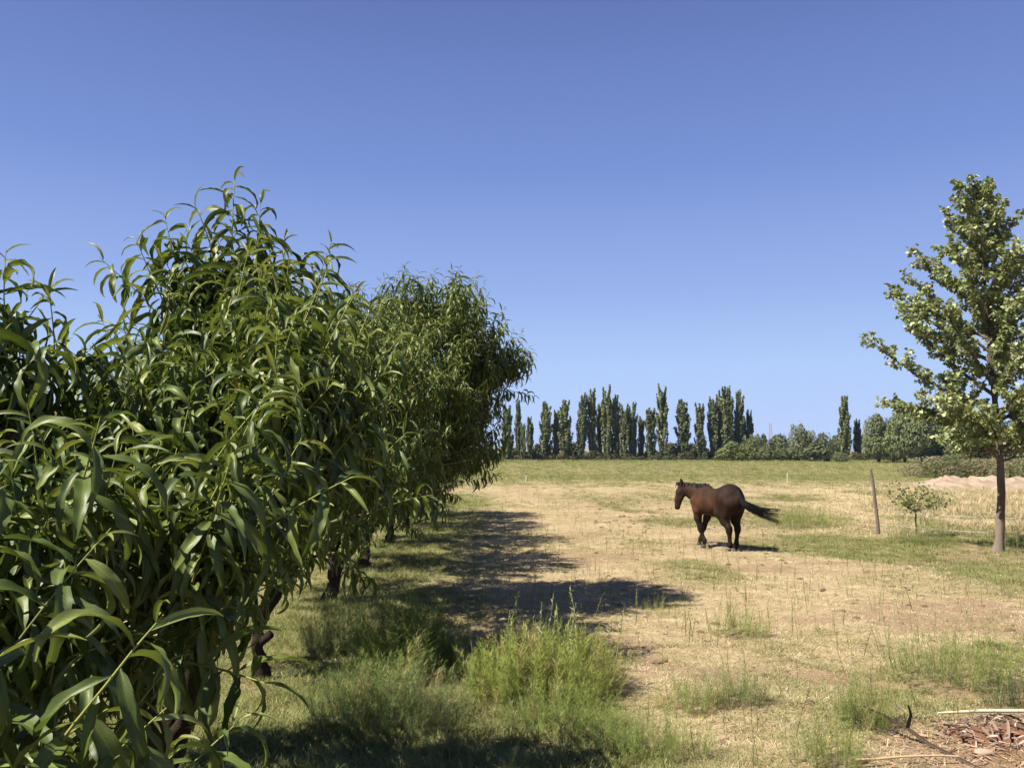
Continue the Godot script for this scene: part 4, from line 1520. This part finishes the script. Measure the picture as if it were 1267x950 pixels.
	# stones
	for r in [[3.18, 5.72, 0.055, "flat pale stone lying in front of the wood chip heap", Color(0.32, 0.25, 0.18)], [0.42 + 1.0, 8.25, 0.05, "small dark clod near the front weeds", Color(0.17, 0.12, 0.09)]]:
		var st2 := Shape.new()
		st2.lump(Vector3.ZERO, Vector3(1.3, 0.45, 0.8) * r[2], r[4], bump_noise, 0.5, 7, 10)
		var o := obj("stone", st2.mesh(M.earth))
		o.position = Vector3(r[0], ground_y(r[0], -r[1]) + 0.01, -r[1])
		tag(o, r[3], "stone")
	var yl := obj("yellow_leaf", peach_leaf(0.4, 0.3, 0.3, 0.01, 8, 1))
	var ym: StandardMaterial3D = M.peach_leaf.duplicate()
	ym.albedo_color = Color(0.62, 0.42, 0.05).linear_to_srgb()
	yl.material_override = ym
	yl.transform = aim(Vector3(3.5, ground_y(3.5, -5.72) + 0.03, -5.72), Vector3(1, 0.1, 0.3), 0.3, 0.11)
	tag(yl, "single yellow leaf on the earth in front of the wood chips", "leaf")
	# log in the grass by the sapling
	var lg := Shape.new()
	lg.tube(PackedVector3Array([Vector3(-0.32, 0.03, 0), Vector3(0, 0.04, 0.02), Vector3(0.3, 0.03, 0)]), PackedFloat32Array([0.035, 0.04, 0.03]), 9, Color(0.25, 0.22, 0.20), 0.4, bump_noise)
	var log_ := obj("log", lg.mesh(M.bark))
	log_.position = Vector3(10.15, ground_y(10.15, -19.6), -19.6)
	tag(log_, "short dark grey log lying in the grass right of the sapling", "log")
	# dark clods and dung scattered over the mown ground
	var clod := Shape.new()
	clod.lump(Vector3.ZERO, Vector3(1, 0.55, 0.9), Color.WHITE, bump_noise, 0.6, 6, 8)
	var cw: Array[Transform3D] = []
	var cc := PackedColorArray()
	for k in 3000:
		var d := sqrt(rnd(25.0, 1300.0))
		var x := rnd(0.1, 0.62) * d
		if k % 3:
			var a2 := 0.5 + 0.5 * patch_noise.get_noise_2d(x * 4.0, d * 4.0)
			if a2 < 0.55:
				continue
		cw.append(upright(Vector3(x, ground_y(x, -d), -d), rnd(0, TAU), (0.008 + 0.042 * pow(rng.randf(), 2.2)) * (1.0 + d * 0.02)))
		cc.append(tone(Color(0.17, 0.12, 0.075), 0.4))
	tag(many("clods", clod.mesh(M.earth), cw, cc), "small brown clods of earth and dung scattered on the mown field", "clods", "", "stuff")
	# dead twiggy shrub at the right edge
	var sh := Vector3(4.62, 0, -7.35)
	sh.y = ground_y(sh.x, sh.z)
	var shrub := thing("dead_shrub", sh, "leafless brown twiggy shrub at the right picture edge", "shrub")
	for k in 14:
		var t := Shape.new()
		var tip := Vector3(rnd(-0.42, 0.35), rnd(0.15, 0.45), rnd(-0.25, 0.25))
		t.tube(bow(Vector3(0.1, 0, 0), tip, 0.06, 4, 0.03), falling(0.009, 0.002, 5), 5, tone(Color(0.24, 0.13, 0.10), 0.3))
		obj("twig", t.mesh(M.twig), shrub)


# ------------------------------------------------------------------ ground and hills
func lines(from: float, to: float, step: float, far: float, low := true) -> PackedFloat32Array:
	var out := PackedFloat32Array()
	var k := from
	while k <= to:
		out.append(k)
		k += step
	var s := step
	var e := out[out.size() - 1]
	while e < far:
		s *= 1.35
		e += s
		out.append(e)
	if low:
		s = step
		e = from
		while e > -far:
			s *= 1.35
			e -= s
			out.insert(0, e)
	return out


func ground() -> void:
	var xs := lines(-12.0, 16.0, 0.14, 4200.0)
	var zs := lines(-2.0, 24.0, 0.14, 4200.0)      # depth in front of the camera
	var s := Shape.new()
	for z in zs:
		for x in xs:
			s.point(Vector3(x, ground_y(x, -z), -z), litter(x, -z) * 1.28, Vector2(x, z) / 1.7)
	var w := xs.size()
	for j in zs.size() - 1:
		for k in w - 1:
			var a := j * w + k
			# z runs away from the camera, so the far row comes first when seen from above
			s.tri(a + w, a + w + 1, a + 1)
			s.tri(a + w, a + 1, a)
	var g := obj("ground", s.mesh(M.ground))
	tag(g, "dry mown field with green strips and bare earth", "ground", "", "structure")
	var hills := Shape.new()
	var nx := 60
	for j in 5:
		for k in nx + 1:
			var x := -900.0 + 1500.0 * k / nx
			var top := 38.0 * (0.55 + 0.45 * bump_noise.get_noise_1d(k * 3.0) + 0.25 * small_noise.get_noise_1d(k * 7.0)) * smoothstep(0.0, 0.15, k / float(nx)) * smoothstep(1.0, 0.75, k / float(nx))
			hills.point(Vector3(x, top * [0.0, 0.6, 1.0, 0.6, 0.0][j] - 0.5, -3300.0 - 90.0 * j), Color(0.21, 0.18, 0.16))
	for j in 4:
		for k in nx:
			var a := j * (nx + 1) + k
			var b := a + nx + 1
			hills.tri(b, b + 1, a + 1)
			hills.tri(b, a + 1, a)
	tag(obj("hills", hills.mesh(M.earth)), "low hazy hills on the horizon behind the poplars", "hills", "", "structure")


func sky() -> PanoramaSkyMaterial:
	# clear air: pale at the horizon, deep blue overhead
	var stops := [[0.0, Color(0.53, 0.67, 0.99)], [5.7, Color(0.445, 0.617, 0.965)], [10.8, Color(0.325, 0.460, 0.850)], [18.9, Color(0.195, 0.305, 0.675)], [29.6, Color(0.125, 0.19, 0.48)], [45.0, Color(0.082, 0.13, 0.36)], [90.0, Color(0.06, 0.10, 0.30)]]
	var im := Image.create(16, 512, false, Image.FORMAT_RGBF)
	for y in 512:
		var e := 90.0 - 180.0 * (y + 0.5) / 512.0
		var c := Color(0.30, 0.27, 0.20)
		if e >= 0.0:
			for k in stops.size() - 1:
				if e >= stops[k][0] and e <= stops[k + 1][0]:
					var q: float = (e - stops[k][0]) / (stops[k + 1][0] - stops[k][0])
					c = (stops[k][1] as Color).lerp(stops[k + 1][1], q)
		for x in 16:
			im.set_pixel(x, y, c)
	var m := PanoramaSkyMaterial.new()
	m.panorama = ImageTexture.create_from_image(im)
	return m


func _ready() -> void:
	var camera := Camera3D.new()
	camera.name = "camera"
	camera.position = EYE
	camera.rotation_degrees = Vector3(PITCH, 0, 0)
	camera.fov = FOV
	camera.near = 0.05
	camera.far = 9000.0
	add_child(camera)
	camera.current = true
	var exposure := 2.25
	var env := Environment.new()
	env.background_mode = Environment.BG_SKY
	env.sky = Sky.new()
	env.sky.sky_material = sky()
	env.background_energy_multiplier = 1.0 / exposure
	env.tonemap_mode = Environment.TONE_MAPPER_LINEAR
	env.tonemap_exposure = exposure
	env.sdfgi_enabled = true
	env.ssao_enabled = true
	env.ssil_enabled = true
	env.fog_enabled = true
	env.fog_density = 0.00012
	env.fog_light_color = Color(0.72, 0.82, 1.0)
	var we := WorldEnvironment.new()
	we.name = "environment"
	we.environment = env
	add_child(we)
	var sun := DirectionalLight3D.new()
	sun.name = "sun"
	sun.light_energy = 1.6
	sun.light_color = Color(1.0, 0.965, 0.915)
	sun.light_angular_distance = 0.5
	sun.shadow_enabled = true
	add_child(sun)
	var high := deg_to_rad(52.5)
	var round_ := deg_to_rad(24.0)      # how far behind the camera it stands; the rest is to the left
	sun.look_at_from_position(Vector3(-cos(high) * cos(round_), sin(high), cos(high) * sin(round_)) * 50.0, Vector3.ZERO)

	patch_noise.seed = 3
	patch_noise.frequency = 0.16
	patch_noise.fractal_octaves = 4
	small_noise.seed = 8
	small_noise.frequency = 0.35
	small_noise.fractal_octaves = 3
	bump_noise.seed = 21
	bump_noise.frequency = 0.42
	bump_noise.fractal_octaves = 3
	rng.seed = 1
	make_materials()
	for k in 6:
		var bend := [1.2, 1.7, 2.1, 2.6, 1.5, 2.3][k] as float
		leaf_fine.append(peach_leaf(bend, [-0.5, 0.4, 0.8, -0.9, 1.1, -0.2][k], [0.55, 0.4, 0.7, 0.5, 0.35, 0.8][k], 0.016, 18, 2, [0.2, 0.35, 0.5, 0.6, 0.1, 0.4][k]))
		leaf_plain.append(peach_leaf(bend, [-0.5, 0.4, 0.8, -0.9, 1.1, -0.2][k], [0.45, 0.3, 0.55, 0.4, 0.25, 0.6][k], 0.0, 6, 1, [0.2, 0.35, 0.5, 0.6, 0.1, 0.4][k]))
	for k in 2:
		leaf_fine.append(peach_leaf([0.9, 1.3][k], [0.3, -0.4][k], 0.7, 0.008, 10, 2))
		leaf_plain.append(peach_leaf([0.9, 1.3][k], [0.3, -0.4][k], 0.7, 0.0, 5, 1))

	ground()
	# the orchard row, from the tree beside the camera to the far end
	peach_tree("nearest peach tree, its boughs reaching in from the left edge", Vector3(-2.35, 0, -1.25), Vector3(-2.3, 0.62, -1.4), [
		[Vector3(-1.98, 1.90, -2.80), Vector3(0.36, 0.40, 0.42), 85.0], [Vector3(-1.25, 1.25, -1.55), Vector3(0.50, 0.42, 0.5), 64.0], [Vector3(-1.95, 1.45, -2.2), Vector3(0.55, 0.5, 0.6), 50.0]], 1, 11, [
		[Vector3(-1.6, 2.2, -2.7), Vector3(-1.69, 2.75, -2.7)], [Vector3(-1.56, 2.15, -2.75), Vector3(-1.57, 2.62, -2.75)], [Vector3(-1.66, 2.2, -2.7), Vector3(-1.80, 2.68, -2.7)]])
	peach_tree("tallest near peach tree with its peak against the sky and leaning dark trunk", Vector3(-2.0, 0, -4.3), Vector3(-1.62, 0.72, -4.15), [
		[Vector3(-1.22, 2.14, -3.8), Vector3(0.38, 0.36, 0.5), 100.0], [Vector3(-1.28, 2.45, -3.8), Vector3(0.15, 0.36, 0.18), 36.0], [Vector3(-1.02, 1.94, -3.3), Vector3(0.40, 0.34, 0.6), 125.0], [Vector3(-1.16, 1.54, -2.6), Vector3(0.2, 0.16, 0.28), 7.0], [Vector3(-1.12, 1.54, -2.35), Vector3(0.36, 0.30, 0.45), 72.0], [Vector3(-1.45, 1.70, -4.75), Vector3(0.75, 0.55, 0.70), 130.0], [Vector3(-2.65, 1.6, -5.0), Vector3(0.75, 0.55, 0.7), 120.0]], 1, 12, [
		[Vector3(-1.30, 2.75, -3.8), Vector3(-1.31, 3.38, -3.8)], [Vector3(-1.38, 2.70, -3.85), Vector3(-1.50, 3.24, -3.8)], [Vector3(-1.27, 2.75, -3.9), Vector3(-1.22, 3.31, -3.9)], [Vector3(-1.42, 2.58, -3.7), Vector3(-1.60, 3.17, -3.7)],
		[Vector3(-1.43, 2.5, -3.6), Vector3(-1.68, 3.03, -3.6)], [Vector3(-1.12, 2.58, -3.9), Vector3(-1.10, 3.12, -3.9)], [Vector3(-1.02, 2.55, -4.0), Vector3(-0.89, 3.12, -4.0)], [Vector3(-1.60, 2.15, -3.6), Vector3(-1.83, 2.68, -3.6)]])
	peach_tree("peach tree with sawn off stub on its thin trunk, behind the tallest near one", Vector3(-2.22, 0, -7.5), Vector3(-2.30, 0.66, -7.5), [
		[Vector3(-1.75, 2.5, -7.8), Vector3(0.98, 0.78, 0.95), 210.0], [Vector3(-2.75, 2.05, -7.7), Vector3(0.85, 0.75, 0.9), 120.0], [Vector3(-1.6, 1.75, -7.9), Vector3(0.85, 0.6, 0.95), 160.0], [Vector3(-1.7, 2.3, -9.0), Vector3(0.95, 0.8, 0.8), 150.0]], 2, 13)
	peach_tree("peach tree with round dark crown whose side bough juts out toward the field", Vector3(-2.5, 0, -11.4), Vector3(-2.35, 0.7, -11.3), [
		[Vector3(-1.05, 3.08, -10.9), Vector3(1.02, 1.02, 1.4), 420.0], [Vector3(-2.4, 2.95, -11.2), Vector3(1.1, 1.0, 1.5), 240.0], [Vector3(-1.15, 2.1, -10.8), Vector3(0.92, 0.75, 1.4), 340.0], [Vector3(-0.22, 2.92, -10.7), Vector3(0.32, 0.28, 0.3), 34.0], [Vector3(-1.95, 1.4, -11.0), Vector3(0.75, 0.6, 1.3), 160.0], [Vector3(-3.4, 1.9, -11.2), Vector3(0.8, 0.8, 1.5), 150.0]], 0, 14)
	var rest := [
		[-2.6, -14.6, "fifth peach tree of the row, dark and half hidden behind the round crown"], [-2.7, -18.2, "sixth peach tree of the row, behind the round crown"],
		[-2.8, -21.8, "seventh peach tree of the row, mostly hidden"], [-2.85, -25.4, "last peach tree at the far end of the row"]]
	for k in rest.size():
		var x: float = rest[k][0]
		var z: float = rest[k][1]
		peach_tree(rest[k][2], Vector3(x, 0, z), Vector3(x + 0.05, 0.7, z), [
			[Vector3(x + 0.75, 2.55, z + 0.1), Vector3(0.95, 0.95, 1.95), 240.0], [Vector3(x - 0.5, 2.6, z), Vector3(1.0, 0.95, 1.75), 130.0], [Vector3(x + 0.6, 1.75, z), Vector3(0.95, 0.75, 2.1), 210.0], [Vector3(x - 0.9, 1.7, z), Vector3(0.85, 0.75, 1.7), 150.0]], 0, 15 + k)
	hang_leaves()
	broad_tree()
	far_trees()
	horse()
	weeds()
	scatter_grass()
	fence()
	sapling()
	stake(17.3, 52.0, 0.75, "white stake with dark cap in the green band right of the horse")
	stake(0.85, 51.0, 0.6, "short white stake in the green band by the peach trees")
	debris()
